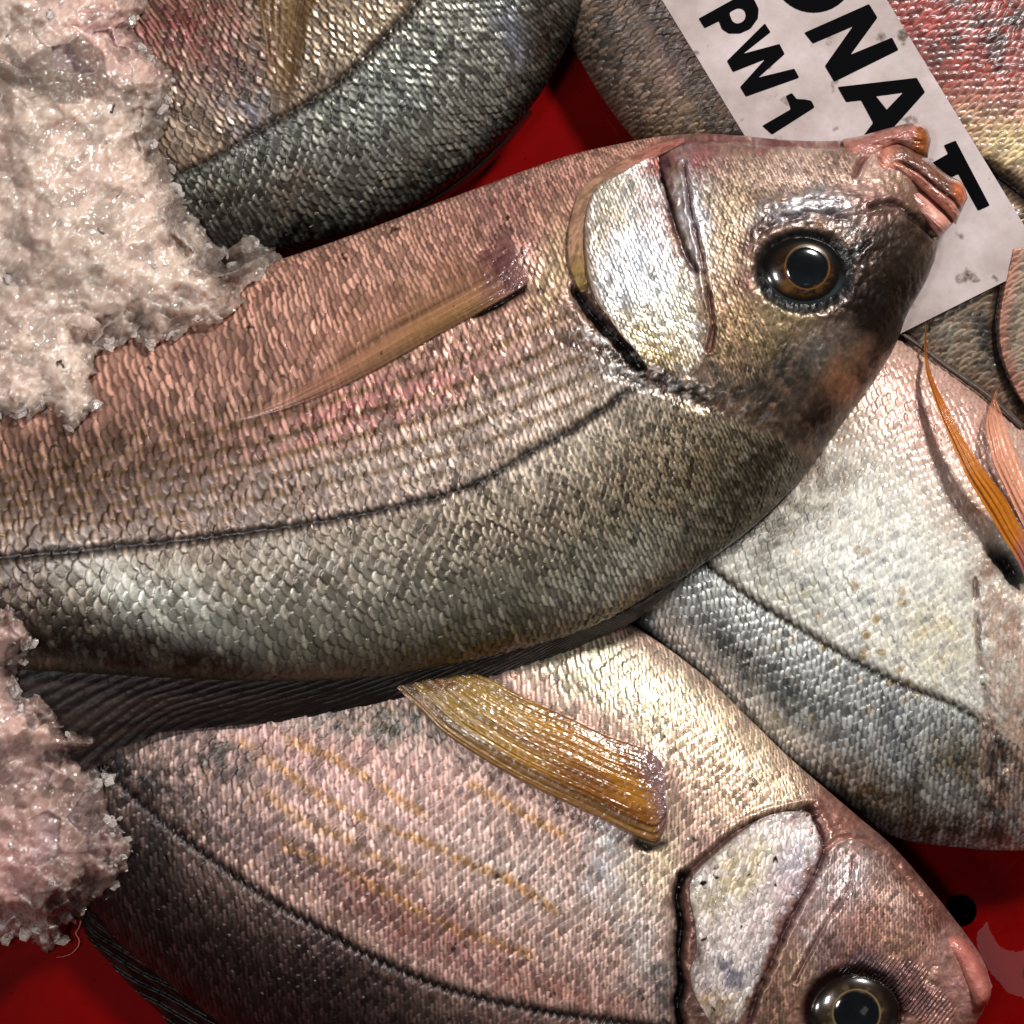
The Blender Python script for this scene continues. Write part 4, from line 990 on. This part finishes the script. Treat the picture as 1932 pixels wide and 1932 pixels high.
def poly_mesh(name, loops, zf, mat, parent=None, flip=False):
    pts = [p for lp in loops for p in lp]
    tri = np.array(tessellate_polygon([[Vector((x, -y, 0)) for x, y in lp] for lp in loops]))
    P = np.array(pts, float)
    z = zf(P[:, 0], P[:, 1]) if callable(zf) else np.full(len(P), float(zf))
    V = np.stack(wpos(P[:, 0], P[:, 1], z), -1)
    a, b, c = V[tri[:, 0]], V[tri[:, 1]], V[tri[:, 2]]
    up = np.cross(b - a, c - a)[:, 2] > 0
    tri[~up] = tri[~up][:, ::-1]
    return link(name, raw_mesh(name, V, tri, mat, smooth=False), parent)


# =================================================================== TRAY
def circle(cx, cy, r, n=40):
    return [(cx + r * math.cos(2 * math.pi * k / n), cy + r * math.sin(2 * math.pi * k / n)) for k in range(n)]


def tray():
    m = bpy.data.materials.new('red_plastic'); nt, out = nodes(m); N = nt.nodes.new; L = nt.links.new
    p = N('ShaderNodeBsdfPrincipled'); tc = N('ShaderNodeTexCoord')
    n = N('ShaderNodeTexNoise'); n.inputs['Scale'].default_value = 22; n.inputs['Detail'].default_value = 5
    n2 = N('ShaderNodeTexNoise'); n2.inputs['Scale'].default_value = 420; n2.inputs['Detail'].default_value = 6
    L(tc.outputs['Object'], n.inputs['Vector']); L(tc.outputs['Object'], n2.inputs['Vector'])
    r = N('ShaderNodeValToRGB')
    r.color_ramp.elements[0].position = .3; r.color_ramp.elements[0].color = (.085, .0004, .0004, 1)
    r.color_ramp.elements[1].position = .7; r.color_ramp.elements[1].color = (.15, .0006, .0006, 1)
    L(n.outputs['Fac'], r.inputs['Fac'])
    d = N('ShaderNodeValToRGB')          # grime specks
    d.color_ramp.elements[0].position = .26; d.color_ramp.elements[0].color = (.3, .25, .25, 1)
    d.color_ramp.elements[1].position = .34; d.color_ramp.elements[1].color = (1, 1, 1, 1)
    L(n2.outputs['Fac'], d.inputs['Fac'])
    mul = N('ShaderNodeMix'); mul.data_type = 'RGBA'; mul.blend_type = 'MULTIPLY'; mul.inputs['Factor'].default_value = 1
    L(r.outputs['Color'], mul.inputs['A']); L(d.outputs['Color'], mul.inputs['B']); L(mul.outputs['Result'], p.inputs['Base Color'])
    p.inputs['Roughness'].default_value = .45; p.inputs['Specular IOR Level'].default_value = .02; p.inputs['Coat Weight'].default_value = .03; p.inputs['Coat Roughness'].default_value = .06
    b = N('ShaderNodeBump'); b.inputs['Strength'].default_value = .5; b.inputs['Distance'].default_value = .0015
    L(n.outputs['Fac'], b.inputs['Height']); L(b.outputs['Normal'], p.inputs['Normal']); L(b.outputs['Normal'], p.inputs['Coat Normal'])
    L(p.outputs['BSDF'], out.inputs['Surface'])
    root = empty('fish_tray', (0, 0, 0), 'red plastic fish tray with round drain holes under all the fish', 'tray')
    holes = [circle(1812, 1718, 31), circle(1946, 1836, 17), circle(2060, 1718, 31), circle(1812, 1480, 31), circle(2060, 1480, 31), circle(1050, 640, 31)]
    x0, x1, y0, y1 = -900, 2900, -900, 2900
    outer = [(x0, y0), (x1, y0), (x1, y1), (x0, y1)]
    poly_mesh('tray_floor', [outer] + [h[::-1] for h in holes], 0, m, root)
    # hole rims go down through the plastic, underside sheet below
    V = []; F = []
    for h in holes:
        o = len(V); k = len(h)
        for z in (0, -14):
            for x, y in h: V.append(wpos(x, y, z))
        for q in range(k): F.append((q, (q + 1) % k, k + (q + 1) % k, k + q))
        link('hole_rim', raw_mesh('hole_rim', np.array(V[o:]), np.array(F), m), root); F = []
    # low side walls, a rounded lip on top
    V = []; F = []
    prof = [(0, 0), (24, 60), (34, 330), (44, 350), (70, 352), (84, 340), (86, 300)]
    cs = [(x0, y0), (x1, y0), (x1, y1), (x0, y1)]
    dr = [(-1, -1), (1, -1), (1, 1), (-1, 1)]
    for (cx, cy), (dx, dy) in zip(cs, dr):
        for o, z in prof: V.append(((cx + dx * o - 966) * SC, (966 - cy - dy * o) * SC, z * SC))
    k = len(prof)
    for c in range(4):
        for q in range(k - 1):
            a = c * k + q; b2 = ((c + 1) % 4) * k + q
            F.append((a, b2, b2 + 1, a + 1))
    link('tray_wall', raw_mesh('tray_wall', np.array(V), np.array(F), m, smooth=False), root)
    mt = simple_material('dark_counter', (.003, .003, .003), rough=.9, spec=.05, bump=.3, bscale=60, var=.4)
    s = 5200
    V = [wpos(-s, -s, -60), wpos(s, -s, -60), wpos(s, s, -60), wpos(-s, s, -60)]
    tb = link('counter_top', raw_mesh('counter_top', np.array(V), np.array([(0, 3, 2, 1)]), mt, smooth=False))
    tag(tb, 'dark counter under the red tray', kind='structure')
    # thin film of meltwater
    mw = bpy.data.materials.new('meltwater'); nt, out = nodes(mw); N = nt.nodes.new; L = nt.links.new
    tr = N('ShaderNodeBsdfTransparent'); tr.inputs['Color'].default_value = (1, 1, 1, 1)
    gl = N('ShaderNodeBsdfGlossy'); gl.inputs['Roughness'].default_value = .03
    fr = N('ShaderNodeFresnel'); fr.inputs['IOR'].default_value = 1.5
    ge = N('ShaderNodeMath'); ge.operation = 'MULTIPLY_ADD'; ge.inputs[1].default_value = 1.6; ge.inputs[2].default_value = .03
    L(fr.outputs['Fac'], ge.inputs[0])
    mx = N('ShaderNodeMixShader'); mx.inputs['Fac'].default_value = .05; L(tr.outputs[0], mx.inputs[1]); L(gl.outputs[0], mx.inputs[2]); L(mx.outputs[0], out.inputs['Surface'])
    spots = [('clear water puddle on the red tray beside the round hole', [(1862, 1738), (1872, 1762), (1884, 1782), (1910, 1792), (1960, 1790), (2040, 1800), (2080, 1850), (1990, 1900), (1920, 1880), (1880, 1850), (1850, 1800), (1844, 1764)], 0.9)]
    for lab, pts, hgt in spots:
        x = [q[0] for q in pts]; y = [q[1] for q in pts]
        gx = np.arange(min(x) - 20, max(x) + 20, 2.0); gy = np.arange(min(y) - 20, max(y) + 20, 2.0)
        X, Y = np.meshgrid(gx, gy, indexing='ij')
        sd = sdist(X, Y, curve(pts + [pts[0]], 80)) + 10 * (fbm(X / 25, Y / 25, 3, 3) - .5)
        F = orient(X, Y, grid_faces(*X.shape)); F = F[(sd > 0).ravel()[F].all(1)]
        us = np.unique(F); rm = np.full(X.size, -1); rm[us] = np.arange(len(us)); F = rm[F]
        V = np.stack(wpos(X.ravel(), Y.ravel(), np.full(X.size, 1.6) + .25 * fbm(X / 60, Y / 60, 2, 8).ravel()), -1)[us]
        w = link('water_puddle', raw_mesh('water_puddle', V, F, mw))
        w.data.shade_smooth() if hasattr(w.data, 'shade_smooth') else None
        tag(w, lab, kind='structure')
    return root


# =================================================================== LABEL
def price_label():
    root = empty('paper_label', wpos(1600, 250, 210), 'grey white laminated label printed ONAT and PW1 tucked under the head of the middle fish', 'label')
    m = bpy.data.materials.new('laminated_paper'); nt, out = nodes(m); N = nt.nodes.new; L = nt.links.new
    p = N('ShaderNodeBsdfPrincipled'); tc = N('ShaderNodeTexCoord')
    n = N('ShaderNodeTexNoise'); n.inputs['Scale'].default_value = 38; n.inputs['Detail'].default_value = 8; n.inputs['Roughness'].default_value = .65
    n2 = N('ShaderNodeTexNoise'); n2.inputs['Scale'].default_value = 160; n2.inputs['Detail'].default_value = 6
    L(tc.outputs['Object'], n.inputs['Vector']); L(tc.outputs['Object'], n2.inputs['Vector'])
    r = N('ShaderNodeValToRGB')
    e = r.color_ramp.elements
    e[0].position = .32; e[0].color = (*lin(138, 122, 116), 1); e[1].position = .64; e[1].color = (*lin(182, 168, 168), 1)
    L(n.outputs['Fac'], r.inputs['Fac'])
    d = N('ShaderNodeValToRGB'); d.color_ramp.elements[0].position = .27; d.color_ramp.elements[0].color = (*lin(120, 96, 80), 1)
    d.color_ramp.elements[1].position = .36; d.color_ramp.elements[1].color = (1, 1, 1, 1)
    L(n2.outputs['Fac'], d.inputs['Fac'])
    mul = N('ShaderNodeMix'); mul.data_type = 'RGBA'; mul.blend_type = 'MULTIPLY'; mul.inputs['Factor'].default_value = 1
    L(r.outputs['Color'], mul.inputs['A']); L(d.outputs['Color'], mul.inputs['B']); L(mul.outputs['Result'], p.inputs['Base Color'])
    p.inputs['Roughness'].default_value = .4; p.inputs['Coat Weight'].default_value = .35; p.inputs['Coat Roughness'].default_value = .2
    b = N('ShaderNodeBump'); b.inputs['Strength'].default_value = .35; b.inputs['Distance'].default_value = .0006
    L(n.outputs['Fac'], b.inputs['Height']); L(b.outputs['Normal'], p.inputs['Normal'])
    L(p.outputs['BSDF'], out.inputs['Surface'])
    zc = lambda x, y: 212 + 0 * x
    ll = (1648, 655); lr = (1973, 492); dx, dy = -.52, -.854
    ul = (ll[0] + dx * 1300, ll[1] + dy * 1300); ur = (lr[0] + dx * 1120, lr[1] + dy * 1120)
    card = poly_mesh('card', [[ll, lr, ur, ul]], zc, m, root)
    sol = card.modifiers.new('thickness', 'SOLIDIFY'); sol.thickness = .0006; sol.offset = -1
    ink = simple_material('black_ink', (.0025, .0025, .003), rough=.9, spec=.02)

    def C(pts): return [(1288 + x / 3.0, y / 3.0) for x, y in pts]

    def rounded(pts, r=2.2):
        o = []; k = len(pts)
        for i in range(k):
            a = np.array(pts[i - 1]); b_ = np.array(pts[i]); c = np.array(pts[(i + 1) % k])
            u = (a - b_) / np.linalg.norm(a - b_); w = (c - b_) / np.linalg.norm(c - b_)
            for s in (0, .5, 1):
                q = (1 - s) ** 2 * (b_ + u * r) + 2 * s * (1 - s) * b_ + s * s * (b_ + w * r)
                o.append(tuple(q))
        return o
    Nn = [(688, 185), (1055, 22), (1103, 100), (952, 308), (1185, 212), (1222, 283), (858, 463), (805, 373), (962, 150), (737, 247)]
    Aa = [(877, 492), (1325, 440), (1372, 522), (1075, 855), (1025, 765), (1078, 695), (1010, 568), (925, 578)]
    Ah = [(1095, 545), (1245, 525), (1155, 620)]
    Tt = [(1478, 822), (1545, 795), (1738, 1163), (1672, 1193), (1560, 985), (1400, 1062), (1345, 960), (1502, 870)]
    Oo = [(742 + 232 * math.cos(k / 40 * 2 * math.pi), -150 + 222 * math.sin(k / 40 * 2 * math.pi)) for k in range(40)]
    Oh = [(742 + 140 * math.cos(k / 40 * 2 * math.pi), -150 + 132 * math.sin(k / 40 * 2 * math.pi)) for k in range(40)]
    Pp = [(90, 105), (330, -28), (400, -12), (430, 50), (426, 105), (385, 162), (325, 190), (262, 190), (222, 165), (205, 120), (125, 160)]
    Ph = [(262, 72), (310, 46), (345, 52), (360, 84), (348, 118), (312, 136), (282, 124)]
    Ww = [(465, 132), (498, 182), (345, 303), (548, 248), (578, 306), (430, 438), (632, 388), (660, 440), (358, 547), (325, 492), (464, 337), (285, 408), (250, 345)]
    On = [(583, 543), (618, 526), (645, 560), (690, 562), (728, 570), (747, 608), (506, 762), (450, 712), (612, 618), (600, 580)]
    for lp in ([C(Oo), C(Oh)], [rounded(C(Nn))], [rounded(C(Aa)), C(Ah)], [rounded(C(Tt))], [rounded(C(Pp)), rounded(C(Ph), 5)], [rounded(C(Ww))], [rounded(C(On))]):
        poly_mesh('letter', lp, lambda x, y: 212.9 + 0 * x, ink, root)
    return root


# =================================================================== ICE
def ice_material():
    m = bpy.data.materials.new('crushed_ice'); nt, out = nodes(m); N = nt.nodes.new; L = nt.links.new
    c = N('ShaderNodeAttribute'); c.attribute_name = 'Col'
    r = N('ShaderNodeAttribute'); r.attribute_name = 'Rgh'
    tc = N('ShaderNodeTexCoord')
    n1 = N('ShaderNodeTexNoise'); n1.inputs['Scale'].default_value = 1300; n1.inputs['Detail'].default_value = 6
    L(tc.outputs['Object'], n1.inputs['Vector'])
    bp0 = N('ShaderNodeBump'); bp0.inputs['Strength'].default_value = .06; bp0.inputs['Distance'].default_value = .0004
    L(n1.outputs['Fac'], bp0.inputs['Height'])
    # little crystal faces: each cell leans its own way
    prev = bp0.outputs['Normal']
    for sc_, am in ((420, .35), (1100, .9)):
        vo = N('ShaderNodeTexVoronoi'); vo.inputs['Scale'].default_value = sc_
        L(tc.outputs['Object'], vo.inputs['Vector'])
        sb = N('ShaderNodeVectorMath'); sb.operation = 'SUBTRACT'; sb.inputs[1].default_value = (.5, .5, .5)
        L(vo.outputs['Color'], sb.inputs[0])
        sc2 = N('ShaderNodeVectorMath'); sc2.operation = 'SCALE'; sc2.inputs['Scale'].default_value = am
        L(sb.outputs['Vector'], sc2.inputs[0])
        ad = N('ShaderNodeVectorMath'); ad.operation = 'ADD'; L(prev, ad.inputs[0]); L(sc2.outputs['Vector'], ad.inputs[1])
        nm = N('ShaderNodeVectorMath'); nm.operation = 'NORMALIZE'; L(ad.outputs['Vector'], nm.inputs[0])
        prev = nm.outputs['Vector']
    class _B: outputs = {'Normal': prev}
    bp = _B
    p = N('ShaderNodeBsdfPrincipled')
    L(c.outputs['Color'], p.inputs['Base Color']); p.inputs['Roughness'].default_value = .22
    p.inputs['Subsurface Weight'].default_value = 1.0; p.inputs['Subsurface Radius'].default_value = (1, .88, .82); p.inputs['Subsurface Scale'].default_value = .007
    p.inputs['IOR'].default_value = 1.4; p.inputs['Coat Weight'].default_value = 1.0; p.inputs['Coat Roughness'].default_value = .10
    L(bp0.outputs['Normal'], p.inputs['Normal']); L(bp.outputs['Normal'], p.inputs['Coat Normal'])
    tr = N('ShaderNodeBsdfTransparent'); tr.inputs['Color'].default_value = (1, 1, 1, 1)
    gl = N('ShaderNodeBsdfGlossy'); gl.inputs['Roughness'].default_value = .07; L(bp.outputs['Normal'], gl.inputs['Normal'])
    fr = N('ShaderNodeFresnel'); fr.inputs['IOR'].default_value = 1.45; L(bp.outputs['Normal'], fr.inputs['Normal'])
    g = N('ShaderNodeMixShader'); L(fr.outputs['Fac'], g.inputs['Fac']); L(tr.outputs[0], g.inputs[1]); L(gl.outputs[0], g.inputs[2])
    mx = N('ShaderNodeMixShader'); L(r.outputs['Fac'], mx.inputs['Fac']); L(g.outputs[0], mx.inputs[1]); L(p.outputs[0], mx.inputs[2])
    L(mx.outputs[0], out.inputs['Surface'])
    return m


def ice_glass():
    m = bpy.data.materials.new('clear_ice'); nt, out = nodes(m); N = nt.nodes.new; L = nt.links.new
    tr = N('ShaderNodeBsdfTransparent'); tr.inputs['Color'].default_value = (.96, .95, .95, 1)
    gl = N('ShaderNodeBsdfGlossy'); gl.inputs['Roughness'].default_value = .05
    fr = N('ShaderNodeFresnel'); fr.inputs['IOR'].default_value = 1.5
    g = N('ShaderNodeMixShader'); L(fr.outputs['Fac'], g.inputs['Fac']); L(tr.outputs[0], g.inputs[1]); L(gl.outputs[0], g.inputs[2])
    rf = N('ShaderNodeBsdfRefraction'); rf.inputs['IOR'].default_value = 1.31; rf.inputs['Roughness'].default_value = .05; rf.inputs['Color'].default_value = (.97, .96, .96, 1)
    df = N('ShaderNodeBsdfDiffuse'); df.inputs['Color'].default_value = (.9, .80, .74, 1)
    m1 = N('ShaderNodeMixShader'); m1.inputs['Fac'].default_value = .3; L(g.outputs[0], m1.inputs[1]); L(rf.outputs[0], m1.inputs[2])
    m2 = N('ShaderNodeMixShader'); m2.inputs['Fac'].default_value = .28; L(m1.outputs[0], m2.inputs[1]); L(df.outputs[0], m2.inputs[2])
    L(m2.outputs[0], out.inputs['Surface'])
    return m


SHARD_V = None


def shard(cx, cy, z, s, rng):
    """irregular chip: squashed random octahedron-like polyhedron"""
    n = 6
    top = rng.uniform(.25, .7) * s
    a0 = rng.uniform(0, 6.28)
    el = rng.uniform(.45, 1.0)
    pts = []
    for lay, (zz, k) in enumerate(((-.5 * top, .75), (.1 * top, 1.0), (.6 * top, .55))):
        for i in range(n):
            a = a0 + i / n * 2 * math.pi + rng.uniform(-.3, .3)
            rr = s * k * rng.uniform(.65, 1.1)
            pts.append((rr * math.cos(a), rr * el * math.sin(a), zz + rng.uniform(-.15, .15) * s))
    th = rng.uniform(0, 6.28); tx = rng.uniform(-.6, .6)
    P = []
    for x, y, q in pts:
        y, q = y * math.cos(tx) - q * math.sin(tx), y * math.sin(tx) + q * math.cos(tx)
        x, y = x * math.cos(th) - y * math.sin(th), x * math.sin(th) + y * math.cos(th)
        P.append((cx + x, cy + y, z + q))
    F = []
    for l in range(2):
        for i in range(n):
            j = (i + 1) % n
            F.append((l * n + i, l * n + j, (l + 1) * n + j)); F.append((l * n + i, (l + 1) * n + j, (l + 1) * n + i))
    for i in range(1, n - 1):
        F.append((0, i + 1, i)); F.append((2 * n, 2 * n + i, 2 * n + i + 1))
    return P, F


def ice_heap(label, poly, base, thick, reach, seed, tint, plateau, clear_spots=(), nshard=200, hole=()):
    xs = [q[0] for q in poly]; ys = [q[1] for q in poly]
    gx = np.arange(max(min(xs) - 24, -120), max(xs) + 60, 2.0); gy = np.arange(max(min(ys) - 24, -120), max(ys) + 50, 2.0)
    X, Y = np.meshgrid(gx, gy, indexing='ij')
    wob = 34 * (fbm(X / 34, Y / 34, 3, seed) - .5) + 8 * (fbm(X / 14, Y / 14, 2, seed + 3) - .5)
    sd0 = sdist(X, Y, poly)
    f1, f2, idc = worley(X / 30 + .3 * vn(X / 20, Y / 20, 1), Y / 30, seed)
    sd = sd0 + wob + 12 * (idc - .5) + (12 if seed == 23 else 0)
    if seed == 23: plateau = plateau + 110 * sm(Y, 1500, 1360)
    th = 12 + thick * (1 - np.exp(-np.clip(sd, 0, None) / reach))
    big = fbm(X / 150, Y / 150, 3, seed + 6)
    # melted-together granules: soft lumps with a few flat broken faces
    g1, g2, gi = worley(X / 58 + .6 * vn(X / 70, Y / 70, 2), Y / 50 + .6 * vn(X / 70, Y / 70, 3), seed)
    blocks = blob(X, Y, 90, 110, 150, 90, 20, 2) if seed == 11 else blob(X, Y, 130, 1570, 80, 130, 0, 2) * .7
    tx = hsh(np.floor(gi * 4099), 1.0, 2) - .5; ty = hsh(np.floor(gi * 4099), 2.0, 2) - .5
    fac = 34 * (fbm(X / 60, Y / 60, 3, seed) - .5) + 12 * np.abs(fbm(X / 24, Y / 24, 2, seed + 1) - .5) + 4 * (fbm(X / 14, Y / 14, 2, seed + 2) - .5)
    fac = fac + blocks * (30 * (gi - .5) + 40 * (tx * (X % 58) / 58 + ty * (Y % 50) / 50) * 0)
    rimlump = np.exp(-((sd - 12) / 12) ** 2) * 20 * sm(fbm(X / 18, Y / 18, 2, seed + 4), .35, .65)
    fac = fac + rimlump / .9
    gid = gi * blocks
    fine = fbm(X / 6, Y / 6, 3, seed + 8) - .5
    B = sample(base, X, Y)
    if seed == 23: B = np.maximum(B, 305 * sm(Y, 1450, 1400))
    Bs = sample(base_soft, X, Y)
    w_ = sm(sd, 6, 70)
    Bm = sample(base_mid, X, Y); k_ = 30.0
    tgt = k_ * np.log(np.exp(Bm / k_) + np.exp(plateau / k_))
    B = B * (1 - w_) + tgt * w_
    Z = B + (th + .9 * fac * (.5 + .5 * sm(sd, -4, 60)) + 60 * (big - .5) * sm(sd, 20, 160) + .8 * fine + 3 * fbm(X / 14, Y / 14, 2, 5)) * sm(sd, -3, 3) - 30 * sm(sd, 2, -6)
    Z = np.where(sd < -6, B - 40, Z)
    # little dark pits
    pit = specks(X, Y, .22, seed + 30, 4.0, 84)
    Z = Z - 6 * pit
    c = np.zeros(X.shape + (3,)) + lin(*tint)
    c = mixc(c, lin(206, 172, 160), sm(fbm(X / 60, Y / 60, 4, seed + 40), .45, .65) * .3)
    c = mixc(c, lin(196, 148, 142), blob(X, Y, 210, 60, 130, 90, 30, 1.3) * .6 + blob(X, Y, 20, 1640, 80, 90, 0, 1.3) * .7)  # pink cast from the red tray painted into the ice
    c = c * (.87 + .18 * fbm(X / 26, Y / 26, 4, seed + 50) + .06 * fbm(X / 5, Y / 5, 2, seed + 52))[..., None]
    c = mixc(c, lin(150, 128, 140), blocks * sm(gi, .25, .15) * .5)
    c = mixc(c, lin(236, 224, 214), sm(fbm((X + Y) / 7, (X - Y) / 22, 3, seed + 53), .60, .76) * .40)
    c = mixc(c, lin(30, 20, 15), pit * .95)
    cloud = .34 + .66 * sm(sd, 2, 46) - .55 * sm(gid, .52, .6) - .30 * sm(fbm(X / 44, Y / 34, 5, seed + 61), .54, .60) - .45 * sm(fbm(X / 26, Y / 26, 3, seed + 60), .58, .72) * sm(sd, 130, 20)
    for cx, cy, rx, ry, k in clear_spots:
        cloud = cloud - k * blob(X, Y, cx, cy, rx, ry, 0, 1.3) * (.6 + .8 * fbm(X / 16, Y / 16, 3, 70))
    cloud = np.clip(cloud, .30, 1)
    keep = sd > -12
    nu, nv = X.shape
    F = orient(X, Y, grid_faces(nu, nv))
    F = F[keep.ravel()[F].any(1)]
    used = np.unique(F); remap = np.full(nu * nv, -1); remap[used] = np.arange(len(used)); F = remap[F]
    V = np.stack(wpos(X.ravel(), Y.ravel(), Z.ravel()), -1)[used]
    col = c.reshape(-1, 3)[used]; cl = cloud.ravel()[used]
    # loose chips over the heap and along its rim
    rng = random.Random(seed)
    ok = np.argwhere((sd > -5) & (sd < 22)); ok2 = np.argwhere(sd > 46)
    PV = []; PF = []
    for k in range(nshard):
        src = ok if rng.random() < .9 else ok2
        i, j = src[rng.randrange(len(src))]
        s = rng.uniform(3, 9) if rng.random() < .6 else rng.uniform(9, 20)
        P, Fs = shard(X[i, j], Y[i, j], max(Z[i, j], B[i, j]) - s * .05, s, rng)
        o = len(V) + len(PV); PV += [wpos(*q) for q in P]; PF += [(a + o, b_ + o, c_ + o) for a, b_, c_ in Fs]
    me = bpy.data.meshes.new('crushed_ice')
    nV = len(V) + len(PV)
    allV = np.vstack([V, np.array(PV)])
    F3 = np.vstack([F[:, [0, 1, 2]], F[:, [0, 2, 3]], np.array(PF)])
    mi = np.r_[np.zeros(2 * len(F), int), np.ones(len(PF), int)]
    col = np.vstack([col, np.ones((len(PV), 3))]); cl = np.r_[cl, np.ones(len(PV))]
    me = raw_mesh('crushed_ice', allV, F3, [M_ICE, M_CLEAR], {'Col': col, 'Rgh': cl}, matidx=mi)
    me.polygons.foreach_set('use_smooth', np.r_[np.ones(2 * len(F), bool), np.zeros(len(PF), bool)])
    o = link('crushed_ice', me)
    tag(o, label, 'ice', kind='stuff')
    return X, Y, Z, sd


# =================================================================== BUILD
tray()
b6 = upper_right_fish()
b5 = upper_left_fish()
b4 = right_fish()
b3 = lower_fish()
b1 = main_fish()
price_label()
base = np.zeros((MN, MN))
for bb in (b6, b5, b4, b3, b1):
    base = np.maximum(base, bb.hm.H)
base_soft = blur(base, 220); base_mid = blur(base, 50); base = blur(base, 3)
M_ICE = ice_material(); M_CLEAR = ice_glass()
P1 = [(-110, -110), (262, -110), (275, 0), (262, 40), (250, 62), (266, 84), (300, 104), (322, 138), (328, 152), (314, 190), (308, 240), (304, 280), (320, 302), (326, 342), (348, 362), (364, 384),
      (372, 424), (402, 452), (430, 474), (456, 452), (508, 470), (514, 500), (490, 530), (452, 552), (440, 592), (380, 622), (300, 642), (246, 652), (192, 664), (176, 720), (186, 770), (164, 802), (132, 804), (108, 780), (88, 772), (60, 788), (0, 800), (-110, 800)]
ice_heap('large heap of pinkish white crushed ice filling the upper left corner', P1, base, 110, 110, 11, (204, 184, 170), 290.0,
         clear_spots=[(300, 620, 130, 34, .3), (440, 540, 60, 60, .45), (290, 220, 40, 60, .5), (110, 130, 70, 40, .45), (210, 160, 60, 40, .35), (460, 490, 60, 40, .5)], nshard=170)
P2 = [(-110, 1150), (0, 1158), (22, 1176), (42, 1200), (20, 1258), (32, 1318), (70, 1330), (106, 1368), (132, 1400), (170, 1430), (194, 1500), (196, 1532), (216, 1566), (232, 1590), (222, 1612), (216, 1650), (176, 1690), (158, 1714), (122, 1738), (124, 1760), (92, 1784), (60, 1770), (30, 1756), (-110, 1745)]
ice_heap('smaller heap of wet crushed ice at the lower left edge', P2, base, 80, 80, 23, (190, 158, 148), 200.0,
         clear_spots=[(160, 1560, 60, 70, .6), (110, 1700, 80, 60, .5), (120, 1480, 60, 50, .35)], nshard=110)


# loose chips of ice that lie apart from the heaps
def chip(label, x, y, s, el, ang, seed):
    rng = random.Random(seed)
    z = float(sample(base, np.array([float(x)]), np.array([float(y)]))[0])
    P, F = shard(0, 0, 0, s, rng)
    c_, s_ = math.cos(math.radians(ang)), math.sin(math.radians(ang))
    V = [wpos(x + px * c_ - py * el * s_, y + px * s_ + py * el * c_, z + s * .25 + pz) for px, py, pz in P]
    o = link('ice_chip', raw_mesh('ice_chip', np.array(V), np.array(F), M_CLEAR, smooth=False))
    return tag(o, label, 'ice chip', 'loose chips of ice')


for k, (lab, x, y, s, el, ang) in enumerate([
        ('long pointed clear ice chip sticking out of the lower ice heap', 232, 1588, 26, .5, -20),
        ('tiny ring shaped ice chip on the dark fish skin just above the pointed chip', 226, 1544, 10, .7, 0),
        ('clear ice chip under the pointed one at the rim of the lower heap', 200, 1640, 20, .9, 30),
        ('rounded clear ice chip on top of the lower heap beside the dark fin', 84, 1352, 24, .7, 50),
        ('round water clear ice chip on the bottom fish below the folded dark fin', 606, 1388, 9, .8, 10),
        ('thin needle of ice lying under the folded dark fin', 384, 1366, 12, .25, -25)]):
    chip(lab, x, y, s, el, ang, 50 + k)

# thin fibre lying in the meltwater
pts = spline([(153, 1736), (149, 1750), (143, 1761), (149, 1772), (148, 1784), (136, 1798), (122, 1804), (107, 1806)], 60)
V = []; F = []
for k, (x, y) in enumerate(pts):
    for q in range(6):
        a = q / 6 * 2 * math.pi; r_ = 1.5 * (1 - .5 * k / 60)
        V.append(wpos(x + r_ * math.cos(a), y + r_ * math.sin(a) * .6, 9 + r_ * math.sin(a)))
    if k:
        for q in range(6):
            o = (k - 1) * 6; F.append((o + q, o + (q + 1) % 6, o + 6 + (q + 1) % 6, o + 6 + q))
fb = link('fibre', raw_mesh('fibre', np.array(V), np.array(F), simple_material('pale_fibre', tuple(lin(190, 110, 100)), rough=.4)))
tag(fb, 'thin pale curled fibre lying on the red tray below the ice', 'fibre')

# =================================================================== LIGHT
wd = bpy.data.worlds.new('World'); scene.world = wd; wd.use_nodes = True
bg = wd.node_tree.nodes['Background']; bg.inputs['Color'].default_value = (1.0, .86, .78, 1); bg.inputs['Strength'].default_value = .03


def area(name, loc, size, power, color, size_y=None):
    l = bpy.data.lights.new(name, 'AREA'); l.shape = 'RECTANGLE'; l.size = size; l.size_y = size_y or size; l.energy = power; l.color = color
    o = bpy.data.objects.new(name, l); COL.objects.link(o); o.location = loc
    d = Vector((0, 0, .04)) - Vector(loc)
    o.rotation_euler = d.to_track_quat('-Z', 'Y').to_euler()
    return o


area('market_lamp', (.46, .66, .76), .13, 15.5, (1, .97, .93))
area('sheen_light', (-.27, -.02, 1.1), .20, 3.2, (.98, .98, 1.0), .12)  # added overhead for wet sheen and the eye highlight
area('puddle_glint_light', (.33, -.29, .95), .12, .018, (1, .95, .95), .07)  # added so the puddle catches a reflection
area('side_lamp', (-.50, -.16, .75), .12, 1.5, (1, .95, .92))

cam = bpy.data.cameras.new('camera'); co = bpy.data.objects.new('camera', cam); COL.objects.link(co)
co.location = (0, 0, .75); cam.sensor_width = 36; cam.lens = 36 / (2 * .15 / .75); cam.clip_start = .01; cam.clip_end = 20
scene.camera = co
vs = scene.view_settings
vs.view_transform = 'Standard'; vs.look = 'None'; vs.exposure = 0; vs.gamma = 1; vs.use_curve_mapping = False
